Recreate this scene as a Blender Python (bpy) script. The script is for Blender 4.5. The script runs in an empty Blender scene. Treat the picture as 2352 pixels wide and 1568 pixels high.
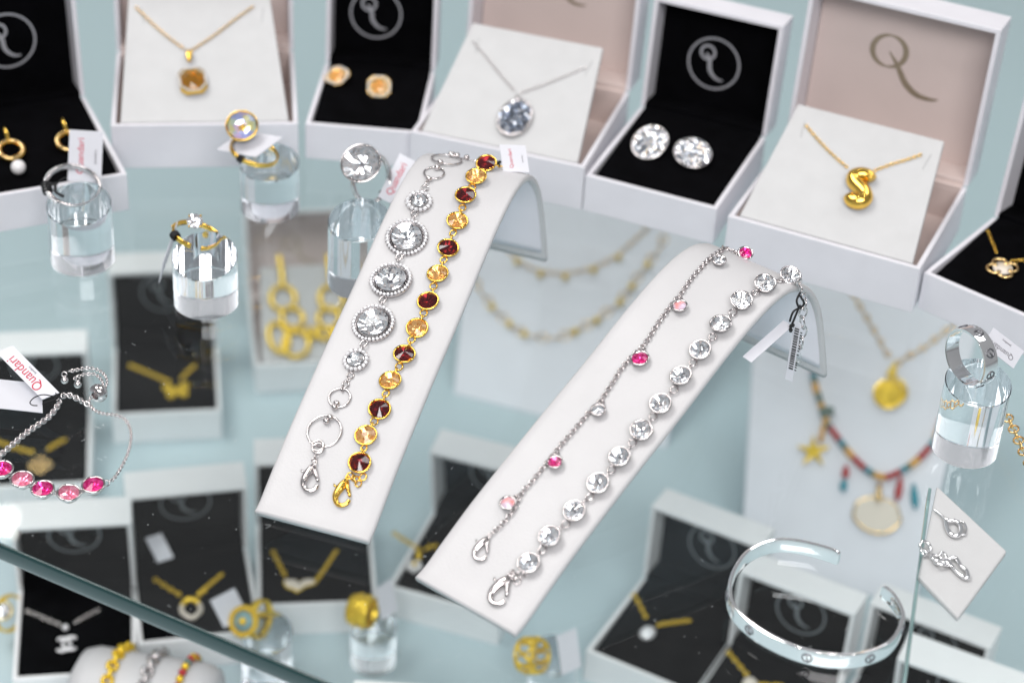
import bpy, bmesh, math, random
from mathutils import Matrix, Vector
random.seed(7)
K = 0.01                      # everything below is written in centimetres
sc = bpy.context.scene
COL = sc.collection
R = math.radians

# ------------------------------------------------------------------ camera
TH, ROLL, DIST, FPX = R(35), R(3.4), 90.0, 5000.0
Fw = Vector((0, math.cos(TH), -math.sin(TH)))
R0 = Vector((1, 0, 0)); U0 = R0.cross(Fw)
Rt = R0*math.cos(ROLL) + U0*math.sin(ROLL)
Up = -R0*math.sin(ROLL) + U0*math.cos(ROLL)
CP = -Fw*DIST
cam_d = bpy.data.cameras.new('camera'); cam = bpy.data.objects.new('camera', cam_d)
COL.objects.link(cam); sc.camera = cam
cam_d.sensor_width = 36; cam_d.lens = 36*FPX/2352
cm = Matrix.Identity(4)
for i in range(3):
    cm[i][0] = Rt[i]; cm[i][1] = Up[i]; cm[i][2] = -Fw[i]; cm[i][3] = CP[i]*K
cam.matrix_world = cm
cam_d.clip_start = 0.01; cam_d.clip_end = 50
cam_d.dof.use_dof = True; cam_d.dof.focus_distance = 0.835; cam_d.dof.aperture_fstop = 7.0

# ------------------------------------------------------------------ world and lights
w = bpy.data.worlds.new('World'); sc.world = w; w.use_nodes = True
bg = w.node_tree.nodes['Background']
bg.inputs[0].default_value = (0.93, 0.96, 1.0, 1); bg.inputs[1].default_value = 0.25
def area(name, loc, target, sx, sy, power, col=(1, 1, 1), shape='RECTANGLE'):
    d = bpy.data.lights.new(name, 'AREA'); d.shape = shape; d.size = sx*K
    if shape in ('RECTANGLE', 'ELLIPSE'): d.size_y = sy*K
    d.energy = power; d.color = col
    o = bpy.data.objects.new(name, d); COL.objects.link(o)
    o.location = Vector(loc)*K
    o.rotation_euler = (Vector(target)-Vector(loc)).to_track_quat('-Z', 'Y').to_euler()
    return o
area('light_panel', (-150, 30, 300), (0, 5, 0), 180, 120, 50, (1, 0.985, 0.96))
area('light_panel', (140, 120, 300), (0, 0, 0), 140, 100, 17, (0.96, 0.98, 1))
area('light_panel', (20, -270, 250), (0, 0, -8), 270, 120, 96, (1, 0.985, 0.985))  # fill panel added behind the camera to brighten the box fronts
for (x, y) in ((-45, 55), (0, 70), (50, 40), (-20, -10), (25, 10), (60, -20), (-80, -30), (0, -60), (45, -80), (-50, -90), (90, 90), (-100, 80)):
    area('spot_lamp', (x*2, y*2, 300), (x*2, y*2, 0), 8, 8, 1.7, (1, 0.95, 0.88), 'DISK')  # spot grid added to make stones and metal sparkle
sc.view_settings.view_transform = 'Standard'; sc.view_settings.look = 'None'
sc.view_settings.exposure = 0.04; sc.view_settings.gamma = 1
cy = sc.cycles
cy.max_bounces = 16; cy.transparent_max_bounces = 32; cy.glossy_bounces = 8; cy.transmission_bounces = 14
cy.diffuse_bounces = 4; cy.sample_clamp_indirect = 6; cy.blur_glossy = 0.3
cy.caustics_reflective = False; cy.caustics_refractive = True
_x = Fw*FPX + Rt*(12-1176) + Up*(784-1190); _h = CP + _x*(-CP.z/_x.z); _r = Vector((_x.x, _x.y, -_x.z)).normalized()
area('spot_lamp', _h+_r*(150/_r.z), _h, 2.6, 2.6, 0.08, (1, 0.95, 0.88), 'DISK')
LZ = -25.0                    # height of the lower shelf

# ------------------------------------------------------------------ picture to place
def ray(p): return (Fw*FPX + Rt*(p[0]-1176) + Up*(784-p[1])).normalized()
def G(p, z=0.0):
    d = ray(p); t = (z-CP.z)/d.z
    return CP + d*t
def hit(p, O, N):
    d = ray(p); return CP + d*(N.dot(O-CP)/N.dot(d))
def frame(o, x, y, z):
    m = Matrix.Identity(4)
    for i in range(3): m[i][0] = x[i]; m[i][1] = y[i]; m[i][2] = z[i]; m[i][3] = o[i]
    return m
def fr(o, n, up):             # frame at o, z along n, y as near as possible to up
    n = Vector(n).normalized(); u = Vector(up); u = (u-n*u.dot(n)).normalized()
    return frame(o, u.cross(n), u, n)
Z3 = Vector((0, 0, 1)); ID = Matrix.Identity(4)
def T(x, y, z): return Matrix.Translation((x, y, z))
def RX(a): return Matrix.Rotation(R(a), 4, 'X')
def RY(a): return Matrix.Rotation(R(a), 4, 'Y')
def RZ(a): return Matrix.Rotation(R(a), 4, 'Z')
def S(s): return Matrix.Diagonal((s, s, s, 1))

# ------------------------------------------------------------------ materials
def mat(name, col=(.8, .8, .8), rough=.5, metal=0.0, **kw):
    m = bpy.data.materials.new(name); m.use_nodes = True
    b = m.node_tree.nodes['Principled BSDF']
    b.inputs['Base Color'].default_value = (*col, 1); b.inputs['Roughness'].default_value = rough
    b.inputs['Metallic'].default_value = metal
    for k, v in kw.items(): b.inputs[k.replace('_', ' ')].default_value = v
    return m
def relief(m, scale, dist, detail=3, vary=0.0, rvary=0.0):
    nt = m.node_tree; b = nt.nodes['Principled BSDF']
    tc = nt.nodes.new('ShaderNodeTexCoord'); n = nt.nodes.new('ShaderNodeTexNoise')
    n.inputs['Scale'].default_value = scale; n.inputs['Detail'].default_value = detail
    nt.links.new(tc.outputs['Object'], n.inputs['Vector'])
    bp = nt.nodes.new('ShaderNodeBump'); bp.inputs['Distance'].default_value = dist*K; bp.inputs['Strength'].default_value = 1
    nt.links.new(n.outputs['Fac'], bp.inputs['Height']); nt.links.new(bp.outputs['Normal'], b.inputs['Normal'])
    if vary:
        n2 = nt.nodes.new('ShaderNodeTexNoise'); n2.inputs['Scale'].default_value = scale*.07; n2.inputs['Detail'].default_value = 4
        nt.links.new(tc.outputs['Object'], n2.inputs['Vector'])
        c = b.inputs['Base Color'].default_value[:3]
        r = nt.nodes.new('ShaderNodeValToRGB')
        r.color_ramp.elements[0].position = .3; r.color_ramp.elements[1].position = .7
        r.color_ramp.elements[0].color = (*[x*(1-vary) for x in c], 1); r.color_ramp.elements[1].color = (*[min(1, x*(1+vary)) for x in c], 1)
        nt.links.new(n2.outputs['Fac'], r.inputs[0]); nt.links.new(r.outputs[0], b.inputs['Base Color'])
    return m
M = {}
M['leather'] = relief(mat('white_leatherette', (.595, .585, .595), .42), 1100, .010, 4, .02)
M['backing'] = relief(mat('ramp_backing', (.86, .84, .90), .6), 600, .002, 2, .02)
M['paper'] = relief(mat('white_box_paper', (.735, .72, .765), .5), 900, .006, 4, .025)
M['paper_l'] = relief(mat('white_box_paper_lower', (.90, .90, .91), .5), 900, .003, 3, .02)
M['card'] = relief(mat('white_velvet_card', (.57, .57, .575), .8), 1500, .018, 4, .025)
M['lining'] = relief(mat('beige_satin_lining', (.62, .515, .485), .45), 400, .004, 3, .03)
M['velvet'] = relief(mat('black_velvet', (.0018, .0018, .0024), .95, Specular_IOR_Level=.04), 1500, .01, 4, .3)
M['velvet_l'] = relief(mat('black_velvet_lower', (.0028, .003, .0036), .95, Specular_IOR_Level=.06), 1500, .01, 4, .3)
M['gold'] = relief(mat('polished_gold', (1.0, .64, .13), .13, 1.0), 500, .002, 2)
M['goldy'] = mat('yellow_gold', (.98, .66, .05), .26, .55)
M['goldp'] = mat('pale_gold', (.95, .66, .30), .2, 1.0)
M['silver'] = relief(mat('polished_silver', (.70, .655, .655), .11, 1.0), 500, .0015, 2)
M['steel'] = relief(mat('bright_silver', (.97, .965, .975), .09, .92), 60, .006, 3)
M['pave'] = mat('pave_crystal', (.97, .96, .98), .14, .25, Coat_Weight=1.0)
M['groove'] = mat('dark_silver_groove', (.52, .49, .50), .3, 1.0)
M['pavepink'] = mat('pale_enamel', (.95, .80, .70), .35)
M['print_s'] = mat('silver_foil_print', (.42, .42, .45), .45, .3)
M['print_d'] = mat('dull_foil_print', (.30, .33, .35), .5, .2)
M['engrave'] = mat('engraved_shadow', (.20, .20, .22), .35, .8)
M['print_b'] = mat('bronze_foil_print', (.36, .29, .21), .4, .5)
M['red'] = mat('red_print', (.55, .02, .06), .6)
M['ink'] = mat('grey_print', (.16, .15, .17), .6)
M['inkblk'] = mat('black_print', (.02, .02, .02), .6)
M['tag'] = relief(mat('white_tag_card', (.68, .68, .73), .45), 800, .002, 2, .01)
M['cord'] = relief(mat('black_cord', (.008, .008, .01), .7), 3000, .01)
M['pearl'] = mat('pearl', (.80, .78, .78), .18, 0, Coat_Weight=.6)
M['shell'] = mat('mother_of_pearl', (.78, .70, .60), .3, 0, Coat_Weight=.5)
M['teal'] = mat('turquoise_enamel', (.25, .42, .45), .3)
M['bred'] = mat('red_bead', (.45, .03, .03), .35); M['bteal'] = mat('teal_bead', (.02, .28, .36), .35)
M['byel'] = mat('yellow_bead', (.75, .38, .04), .35); M['bgrn'] = mat('green_cord_bead', (.14, .20, .17), .5)
M['slit'] = mat('shadowed_slit', (.25, .25, .26), .9)
M['dust'] = mat('dust', (.75, .78, .8), .9)
M['edge'] = mat('glass_edge_teal', (.006, .036, .037), .10, 0, Coat_Weight=1.0, Coat_Roughness=.03)
M['edgel'] = mat('pale_glass_edge', (.30, .44, .44), .15, 0, Coat_Weight=1.0)
M['tealbase'] = relief(mat('pale_teal_laminate', (.50, .61, .645), .35), 12, .002, 3, .03)
M['board'] = relief(mat('pale_grey_display_board', (.76, .77, .82), .6), 800, .003, 3, .02)

def glassmat(name, col, ior=1.5):
    m = bpy.data.materials.new(name); m.use_nodes = True; nt = m.node_tree; nt.nodes.clear()
    g = nt.nodes.new('ShaderNodeBsdfGlass'); g.inputs['Color'].default_value = (*col, 1); g.inputs['IOR'].default_value = ior
    g.inputs['Roughness'].default_value = 0
    o = nt.nodes.new('ShaderNodeOutputMaterial'); nt.links.new(g.outputs[0], o.inputs[0])
    return m
def panemat(name, tint, smudge=0.0, f0=.038):      # clear pane: reflection by angle, the rest passes straight through
    m = bpy.data.materials.new(name); m.use_nodes = True; nt = m.node_tree; nt.nodes.clear()
    N = nt.nodes.new; L = nt.links.new
    ge = N('ShaderNodeNewGeometry'); dt = N('ShaderNodeVectorMath'); dt.operation = 'DOT_PRODUCT'
    L(ge.outputs['Normal'], dt.inputs[0]); L(ge.outputs['Incoming'], dt.inputs[1])
    ab = N('ShaderNodeMath'); ab.operation = 'ABSOLUTE'; L(dt.outputs['Value'], ab.inputs[0])
    su = N('ShaderNodeMath'); su.operation = 'SUBTRACT'; su.inputs[0].default_value = 1; L(ab.outputs[0], su.inputs[1])
    pw = N('ShaderNodeMath'); pw.operation = 'POWER'; pw.inputs[1].default_value = 5; L(su.outputs[0], pw.inputs[0])
    ma = N('ShaderNodeMath'); ma.operation = 'MULTIPLY_ADD'; ma.inputs[1].default_value = .957; ma.inputs[2].default_value = f0; L(pw.outputs[0], ma.inputs[0])
    tr = N('ShaderNodeBsdfTransparent'); tr.inputs[0].default_value = (*tint, 1)
    gl = N('ShaderNodeBsdfGlossy'); gl.inputs['Roughness'].default_value = 0.0
    mx = N('ShaderNodeMixShader'); L(ma.outputs[0], mx.inputs[0]); L(tr.outputs[0], mx.inputs[1]); L(gl.outputs[0], mx.inputs[2])
    if smudge:                # finger smears and wiped streaks lying on the surface
        tc = N('ShaderNodeTexCoord'); mp = N('ShaderNodeMapping'); mp.inputs['Scale'].default_value = (9, 26, 1); mp.inputs['Rotation'].default_value = (0, 0, .6)
        n1 = N('ShaderNodeTexNoise'); n1.inputs['Scale'].default_value = 1; n1.inputs['Detail'].default_value = 7; n1.inputs['Distortion'].default_value = 1.5
        L(tc.outputs['Object'], mp.inputs[0]); L(mp.outputs[0], n1.inputs['Vector'])
        mr = N('ShaderNodeMapRange'); mr.inputs[1].default_value = .45; mr.inputs[2].default_value = .8; mr.inputs[3].default_value = .002; mr.inputs[4].default_value = smudge
        L(n1.outputs['Fac'], mr.inputs[0]); df = N('ShaderNodeBsdfDiffuse'); m2 = N('ShaderNodeMixShader')
        L(mr.outputs[0], m2.inputs[0]); L(mx.outputs[0], m2.inputs[1]); L(df.outputs[0], m2.inputs[2]); mx = m2
    o = N('ShaderNodeOutputMaterial'); L(mx.outputs[0], o.inputs[0])
    return m
M['pane'] = panemat('clear_float_glass', (.975, .992, .99), .009)
M['acrylic'] = glassmat('clear_acrylic', (.985, .99, 1.0), 1.49)
M['cry'] = panemat('clear_crystal', (1, 1, 1), f0=.06)
def foilmat(name, cols, rough=.07, vs=1300, met=.62):   # mirrored back of a stone, patches of fire
    m = mat(name, cols[0], rough, met); nt = m.node_tree; b = nt.nodes['Principled BSDF']
    tc = nt.nodes.new('ShaderNodeTexCoord'); v = nt.nodes.new('ShaderNodeTexVoronoi'); v.inputs['Scale'].default_value = vs
    oi = nt.nodes.new('ShaderNodeObjectInfo'); ad = nt.nodes.new('ShaderNodeVectorMath'); ad.operation = 'ADD'
    nt.links.new(tc.outputs['Object'], ad.inputs[0]); nt.links.new(oi.outputs['Random'], ad.inputs[1]); nt.links.new(ad.outputs[0], v.inputs['Vector'])
    r = nt.nodes.new('ShaderNodeValToRGB'); r.color_ramp.interpolation = 'CONSTANT'; els = r.color_ramp.elements
    els[0].color = (*cols[0], 1); els[1].position = 1/len(cols); els[1].color = (*cols[1], 1)
    for i in range(2, len(cols)):
        e = els.new(i/len(cols)); e.color = (*cols[i], 1)
    sp = nt.nodes.new('ShaderNodeSeparateColor'); nt.links.new(v.outputs['Color'], sp.inputs[0])
    nt.links.new(sp.outputs[0], r.inputs[0]); nt.links.new(r.outputs[0], b.inputs['Base Color'])
    return m
M['foil'] = foilmat('silver_foil', met=.80, vs=1900, cols= [(.95, .95, .97), (.86, .88, .92), (.97, .97, .98), (.80, .82, .86), (.96, .95, .95), (.10, .10, .13), (.93, .94, .97), (.96, .84, .80), (.9, .92, .96), (.80, .90, .97)])
M['culet'] = mat('culet_dark_reflection', (.10, .10, .12), .05, 0, Coat_Weight=1.0)  # dark reflection at the stone's tip, put into the colour
M['foil_ab'] = foilmat('iridescent_foil', [(.62, .70, .98), (.55, .60, .97), (.97, .94, .45), (.80, .97, .80), (.92, .70, .98), (.70, .75, .99)], vs=260)
M['cry_brown'] = panemat('smoked_topaz_crystal', (.62, .24, .25), f0=.09); M['foil_brown'] = foilmat('brown_foil', [(.36, .10, .11), (.20, .04, .06), (.50, .13, .10), (.14, .03, .05), (.36, .14, .20)])
M['cry_gold'] = panemat('light_topaz_crystal', (1, .84, .62), f0=.06); M['foil_gold'] = foilmat('topaz_foil', [(.95, .76, .48), (.85, .60, .34), (1, .88, .66), (.70, .42, .20), (.92, .72, .5)])
M['cry_rose'] = panemat('rose_crystal', (.97, .36, .66), f0=.06); M['foil_rose'] = foilmat('rose_foil', [(.96, .36, .68), (.80, .10, .42), (1, .78, .9), (.62, .04, .32), (.95, .4, .7)])
M['cry_pink'] = panemat('light_pink_crystal', (.99, .66, .76), f0=.06); M['foil_pink'] = foilmat('pink_foil', [(.99, .70, .78), (.92, .45, .55), (1, .92, .94), (.85, .38, .5), (.97, .7, .8)])
M['druzy'] = foilmat('druzy_grit', [(.22, .25, .31), (.10, .12, .17), (.62, .68, .80), (.30, .35, .43), (.95, .96, 1)], .12, 900, .85)
M['druzy_w'] = foilmat('white_druzy_grit', [(.60, .62, .66), (.38, .40, .44), (.92, .93, .97), (.66, .69, .74), (.95, .85, .75), (.30, .32, .36), (.97, .97, 1)], .12, 900, .88)
def opal():
    m = mat('pink_opal', (.85, .5, .5), .15, 0, Coat_Weight=1.0, Emission_Strength=0.0)
    nt = m.node_tree; b = nt.nodes['Principled BSDF']; tc = nt.nodes.new('ShaderNodeTexCoord'); s = nt.nodes.new('ShaderNodeTexNoise')
    s.inputs['Scale'].default_value = 260; nt.links.new(tc.outputs['Object'], s.inputs['Vector'])
    r = nt.nodes.new('ShaderNodeValToRGB'); r.color_ramp.elements[0].color = (.88, .32, .30, 1); r.color_ramp.elements[1].color = (.72, .60, .74, 1)
    r.color_ramp.elements[0].position = .38; r.color_ramp.elements[1].position = .6
    nt.links.new(s.outputs['Fac'], r.inputs[0]); nt.links.new(r.outputs[0], b.inputs['Base Color'])
    return m
M['opal'] = opal()

# ------------------------------------------------------------------ objects
WM = {}                       # world frame (cm) of every object, by name
def _set(o, Mw, parent):
    L = WM[parent.name].inverted() @ Mw if parent else Mw.copy()
    L.translation = L.translation*K
    if parent: o.parent = parent
    o.matrix_basis = L
def tagit(o, label, cat, group=None):
    o['label'] = label; o['category'] = cat
    if group: o['group'] = group
def thing(name, label, cat, Mw, group=None):
    o = bpy.data.objects.new(name, None); COL.objects.link(o); o.empty_display_size = .01
    WM[o.name] = Mw.copy(); _set(o, Mw, None); tagit(o, label, cat, group); return o
def put(name, me, parent, Mw):
    o = bpy.data.objects.new(name, me); COL.objects.link(o); WM[o.name] = Mw.copy(); _set(o, Mw, parent); return o
class MB:
    def __init__(s): s.v = []; s.f = []; s.mi = []; s.sm = []
    def add(s, vs, fs, M=ID, mi=0, smooth=True):
        b = len(s.v); s.v += [M @ Vector(v) for v in vs]
        s.f += [tuple(b+i for i in f) for f in fs]; s.mi += [mi]*len(fs); s.sm += [smooth]*len(fs); return s
    def box(s, x0, x1, y0, y1, z0, z1, M=ID, mi=0):
        v = [(x, y, z) for z in (z0, z1) for y in (y0, y1) for x in (x0, x1)]
        return s.add(v, [(0, 2, 3, 1), (4, 5, 7, 6), (0, 1, 5, 4), (2, 6, 7, 3), (0, 4, 6, 2), (1, 3, 7, 5)], M, mi, False)
    def tube(s, pts, r, n=8, closed=False, M=ID, mi=0, flat=1.0, up=None):
        P = [Vector(p) for p in pts]; m = len(P); rs = r if isinstance(r, (list, tuple)) else [r]*m
        vs = []; prev = Vector(up) if up else None
        for i in range(m):
            a = P[(i-1) % m] if (closed or i) else P[0]; c = P[(i+1) % m] if (closed or i < m-1) else P[-1]
            t = (c-a).normalized()
            if prev is None: prev = t.orthogonal()
            if up: prev = Vector(up)
            u = (prev-t*prev.dot(t)).normalized(); w_ = t.cross(u)
            if not up: prev = u
            for k in range(n):
                an = 2*math.pi*k/n; vs.append(P[i]+u*math.cos(an)*rs[i]*flat+w_*math.sin(an)*rs[i])
        fs = []
        for i in range(m if closed else m-1):
            j = (i+1) % m
            for k in range(n): fs.append((i*n+k, i*n+(k+1) % n, j*n+(k+1) % n, j*n+k))
        if not closed: fs += [tuple(range(n-1, -1, -1)), tuple((m-1)*n+k for k in range(n))]
        return s.add(vs, fs, M, mi)
    def torus(s, M=ID, Rr=1, r=.1, nu=16, nv=6, sx=1, sy=1, mi=0, flat=1.0):
        return s.tube([(math.cos(2*math.pi*i/nu)*Rr*sx, math.sin(2*math.pi*i/nu)*Rr*sy, 0) for i in range(nu)], r, nv, True, M, mi, flat, up=(0, 0, 1))
    def lathe(s, prof, n=24, M=ID, mi=0, sx=1, sy=1, smooth=True, cap=True):
        vs = []; fs = []; m = len(prof)
        for (r, z) in prof: vs += [(r*math.cos(2*math.pi*k/n)*sx, r*math.sin(2*math.pi*k/n)*sy, z) for k in range(n)]
        for i in range(m-1):
            for k in range(n): fs.append((i*n+k, i*n+(k+1) % n, (i+1)*n+(k+1) % n, (i+1)*n+k))
        if cap and prof[0][0] > 1e-5: fs.append(tuple(range(n-1, -1, -1)))
        if cap and prof[-1][0] > 1e-5: fs.append(tuple((m-1)*n+k for k in range(n)))
        return s.add(vs, fs, M, mi, smooth)
    def ball(s, M=ID, r=1, n=10, m=6, mi=0, smooth=True, sz=1):
        return s.lathe([(max(1e-7, r*math.sin(math.pi*i/m)), -r*math.cos(math.pi*i/m)*sz) for i in range(m+1)], n, M, mi, smooth=smooth)
    def prism(s, poly, h, M=ID, mi=0, z0=0, smooth=False):
        n = len(poly); v = [(x, y, z0) for x, y in poly]+[(x, y, z0+h) for x, y in poly]
        return s.add(v, [tuple(range(n-1, -1, -1)), tuple(range(n, 2*n))]+[(i, (i+1) % n, n+(i+1) % n, n+i) for i in range(n)], M, mi, smooth)
    def slab(s, corners, th, mi=0):   # corners anticlockwise seen from the front; thickness goes behind
        c = [Vector(p) for p in corners]; N = (c[1]-c[0]).cross(c[-1]-c[0]).normalized()
        n = len(c); v = [p-N*th for p in c]+c
        return s.add(v, [tuple(range(n-1, -1, -1)), tuple(range(n, 2*n))]+[(i, (i+1) % n, n+(i+1) % n, n+i) for i in range(n)], ID, mi, False)
    def ribbon(s, pts, ws, th=.02, M=ID, mi=0, closed=False):
        P = [Vector((p[0], p[1], 0)) for p in pts]; m = len(P); wl = ws if isinstance(ws, (list, tuple)) else [ws]*m; vs = []
        for i in range(m):
            a = P[(i-1) % m] if (closed or i) else P[0]; c = P[(i+1) % m] if (closed or i < m-1) else P[-1]
            t = (c-a).normalized(); nn = Vector((-t.y, t.x, 0))*wl[i]/2
            vs += [P[i]+nn, P[i]-nn, P[i]-nn+Vector((0, 0, th)), P[i]+nn+Vector((0, 0, th))]
        fs = []
        for i in range(m if closed else m-1):
            j = (i+1) % m
            for k in range(4): fs.append((i*4+k, i*4+(k+1) % 4, j*4+(k+1) % 4, j*4+k))
        if not closed: fs += [(0, 3, 2, 1), tuple((m-1)*4+k for k in range(4))]
        return s.add(vs, fs, M, mi, False)
    def mesh(s, name, mats, inv=None):
        me = bpy.data.meshes.new(name)
        me.from_pydata([tuple((inv @ v if inv else v)*K) for v in s.v], [], s.f)
        for m_ in (mats if isinstance(mats, (list, tuple)) else [mats]): me.materials.append(M[m_])
        me.polygons.foreach_set('material_index', s.mi); me.polygons.foreach_set('use_smooth', s.sm)
        me.update(); return me
    def build(s, name, mats, parent=None, Mw=None, fix=True, sharp=0):
        """vertices in world cm; the object frame is Mw, the parent's, or their own centre"""
        if Mw is None: Mw = WM[parent.name] if parent else T(*(sum(s.v, Vector())/len(s.v)))
        me = s.mesh(name, mats, Mw.inverted())
        if fix:
            b = bmesh.new(); b.from_mesh(me); bmesh.ops.recalc_face_normals(b, faces=b.faces)
            if sharp:
                for e in b.edges:
                    if len(e.link_faces) == 2 and e.calc_face_angle(0) > R(sharp): e.smooth = False
            b.to_mesh(me); b.free()
        return put(name, me, parent, Mw)
def struct(o): o['kind'] = 'structure'; return o
def bev(o, wd=.05, seg=2):
    m = o.modifiers.new('bevel', 'BEVEL'); m.width = wd*K; m.segments = seg; m.limit_method = 'ANGLE'; m.angle_limit = R(40)
    return o
def smooth_path(pts, n=6, closed=False):
    P = [Vector(p) for p in pts]; m = len(P); out = []
    for i in range(m if closed else m-1):
        if closed: p0, p1, p2, p3 = P[i-1], P[i], P[(i+1) % m], P[(i+2) % m]
        else: p0, p1, p2, p3 = P[max(0, i-1)], P[i], P[i+1], P[min(m-1, i+2)]
        for k in range(n):
            t = k/n; out.append(.5*((2*p1)+(p2-p0)*t+(2*p0-5*p1+4*p2-p3)*t*t+(3*p1-p0-3*p2+p3)*t**3))
    if not closed: out.append(P[-1])
    return out
def resample(P, step):
    out = [P[0].copy()]; acc = 0
    for a, b in zip(P, P[1:]):
        L = (b-a).length; d = step-acc
        while d <= L: out.append(a+(b-a)*(d/L)); d += step
        acc = (acc+L) % step if L else acc
    return out
def chain(mb, P, pitch, Rl, r, N=Z3, sy=1.25, nu=8, nv=4, mi=0, alt=True):
    Q = resample(P, pitch)
    for i in range(len(Q)-1):
        t = (Q[i+1]-Q[i]).normalized(); c = (Q[i]+Q[i+1])/2; n = Vector(N); n = (n-t*n.dot(t)).normalized()
        if alt and i % 2: n = t.cross(n)
        n = (n+t.cross(n)*.35).normalized()
        mb.torus(frame(c, n.cross(t)*-1, t, n), Rl, r, nu, nv, 1, sy, mi)
    return mb
_fonts = {}
def text_mesh(txt, size, m, extr=.004):
    key = (txt, size, m)
    if key in _fonts: return _fonts[key]
    cu = bpy.data.curves.new('print', 'FONT'); cu.body = txt; cu.size = size*K; cu.extrude = extr*K; cu.align_x = 'CENTER'; cu.align_y = 'CENTER'; cu.resolution_u = 3
    o = bpy.data.objects.new('tmp', cu); COL.objects.link(o)
    dg = bpy.context.evaluated_depsgraph_get(); me = bpy.data.meshes.new_from_object(o.evaluated_get(dg))
    bpy.data.objects.remove(o); me.materials.clear(); me.materials.append(M[m]); _fonts[key] = me
    return me

# ------------------------------------------------------------------ gems and jewellery pieces (origin at the base, z up)
def gem(n=22, crown=.30, table=0.0, depth=.46, mats=('cry', 'foil'), sx=1, sy=1):
    mb = MB(); g = [(math.cos(2*math.pi*k/n)*sx, math.sin(2*math.pi*k/n)*sy, 0) for k in range(n)]
    vs = list(g); fs = []; mi = []
    if table:
        h = n//2
        ta = [(math.cos(2*math.pi*(k+.5)/h)*table*sx, math.sin(2*math.pi*(k+.5)/h)*table*sy, crown) for k in range(h)]
        b = len(vs); vs += ta
        for k in range(h):
            k2 = (k+1) % h
            fs += [(2*k, 2*k+1, b+k), (2*k+1, (2*k+2) % n, b+k), ((2*k+2) % n, b+k2, b+k)]; mi += [0, 0, 0]
        fs.append(tuple(b+k for k in range(h))); mi.append(0)
    else:
        b = len(vs); vs.append((0, 0, crown))
        for k in range(n): fs.append((k, (k+1) % n, b)); mi.append(0)
    # two-step pavilion
    b = len(vs); vs += [(math.cos(2*math.pi*(k+.5)/n)*.55*sx, math.sin(2*math.pi*(k+.5)/n)*.55*sy, -depth*.62*(1+.12*(k % 2))) for k in range(n)]
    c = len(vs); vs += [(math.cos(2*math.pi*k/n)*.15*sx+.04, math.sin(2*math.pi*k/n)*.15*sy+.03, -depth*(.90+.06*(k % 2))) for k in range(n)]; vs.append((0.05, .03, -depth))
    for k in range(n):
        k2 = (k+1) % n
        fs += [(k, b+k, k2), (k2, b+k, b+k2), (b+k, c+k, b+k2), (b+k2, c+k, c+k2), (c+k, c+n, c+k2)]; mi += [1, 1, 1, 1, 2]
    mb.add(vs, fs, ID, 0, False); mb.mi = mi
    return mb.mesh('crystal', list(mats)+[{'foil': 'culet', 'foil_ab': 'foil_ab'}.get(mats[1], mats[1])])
def scaled(me, s):
    m2 = me.copy(); m2.transform(Matrix.Diagonal((s, s, s, 1))); return m2
GEMS = {}
def gem_me(kind, r):
    key = (kind, r)
    if key not in GEMS:
        spec = dict(clear=dict(mats=('cry', 'foil')), table=dict(n=20, crown=.24, table=.48, depth=.33), brown=dict(n=12, crown=.40, mats=('cry_brown', 'foil_brown')),
                    gold=dict(n=16, crown=.28, table=.4, mats=('cry_gold', 'foil_gold')), rose=dict(mats=('cry_rose', 'foil_rose')), pink=dict(mats=('cry_pink', 'foil_pink')),
                    ab=dict(n=10, crown=.4, mats=('cry', 'foil_ab')), opal=dict(crown=.3, table=.5, mats=('opal', 'opal')), rosechat=dict(crown=.26, table=.5, mats=('cry_rose', 'foil_rose')),
                    pinkchat=dict(crown=.26, table=.5, mats=('cry_pink', 'foil_rose')), topaz=dict(n=8, crown=.25, table=.6, mats=('cry_gold', 'foil_gold')))[kind]
        GEMS[key] = scaled(gem(**spec), r)
    return GEMS[key]
SETS = {}
def setting_me(r, m, h=.22, rim=.055, n=28, sx=1, sy=1):
    key = ('b', r, m, h, sx)
    if key not in SETS:
        mb = MB().lathe([(1e-6, 0), (r*.72, 0), (r*.95, h*.35), (r*1.0+rim, h*.8), (r+rim*1.25, h), (r+rim*.9, h+rim*.6), (r+rim*.15, h+rim*.5), (r-.01, h), (r-.03, h-.05), (r*.5, h*.15), (1e-6, h*.12)], n, sx=sx, sy=sy)
        SETS[key] = mb.mesh('setting', m)
    return SETS[key]
def stone(parent, Mw, kind, r, m, h=.22, gh=None):
    s = put('setting', setting_me(r, m, h), parent, Mw)
    put('crystal', gem_me(kind, round(r*.97, 3)), s, Mw @ T(0, 0, h+.0) @ RZ(random.uniform(0, 40)) @ RX(random.uniform(-2.5, 2.5)))
    return s
def halo_me(r, beads, m='pave'):
    key = ('h', r, beads)
    if key not in SETS:
        mb = MB()
        mb.lathe([(r*.6, 0), (r*.97, 0), (r*.985, .1), (r*.97, .12)], 36, mi=1, cap=False); mb.lathe([(r*.97, .12), (r*.93, .10), (r*.76, .10), (r*.72, .05)], 36, mi=2, cap=False)
        for k in range(beads):
            a = 2*math.pi*k/beads; br = math.pi*r*.88/beads*1.04
            mb.ball(T(math.cos(a)*r*.90, math.sin(a)*r*.90, .16) @ RZ(random.uniform(0, 90)) @ RX(random.uniform(-30, 30)), br, 6, 4, smooth=False)
            mb.ball(T(math.cos(a+.5/beads*6.28)*(r*.90+br*1.05), math.sin(a+.5/beads*6.28)*(r*.90+br*1.05), .12), br*.35, 5, 3, mi=1)
        for k in range(beads):
            a = 2*math.pi*(k+.5)/beads
            mb.ball(T(math.cos(a)*r*.765, math.sin(a)*r*.765, .17), .026, 5, 3, mi=1)
        SETS[key] = mb.mesh('pave_halo', [m, 'silver', 'groove'])
    return SETS[key]
LK = {}
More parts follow.
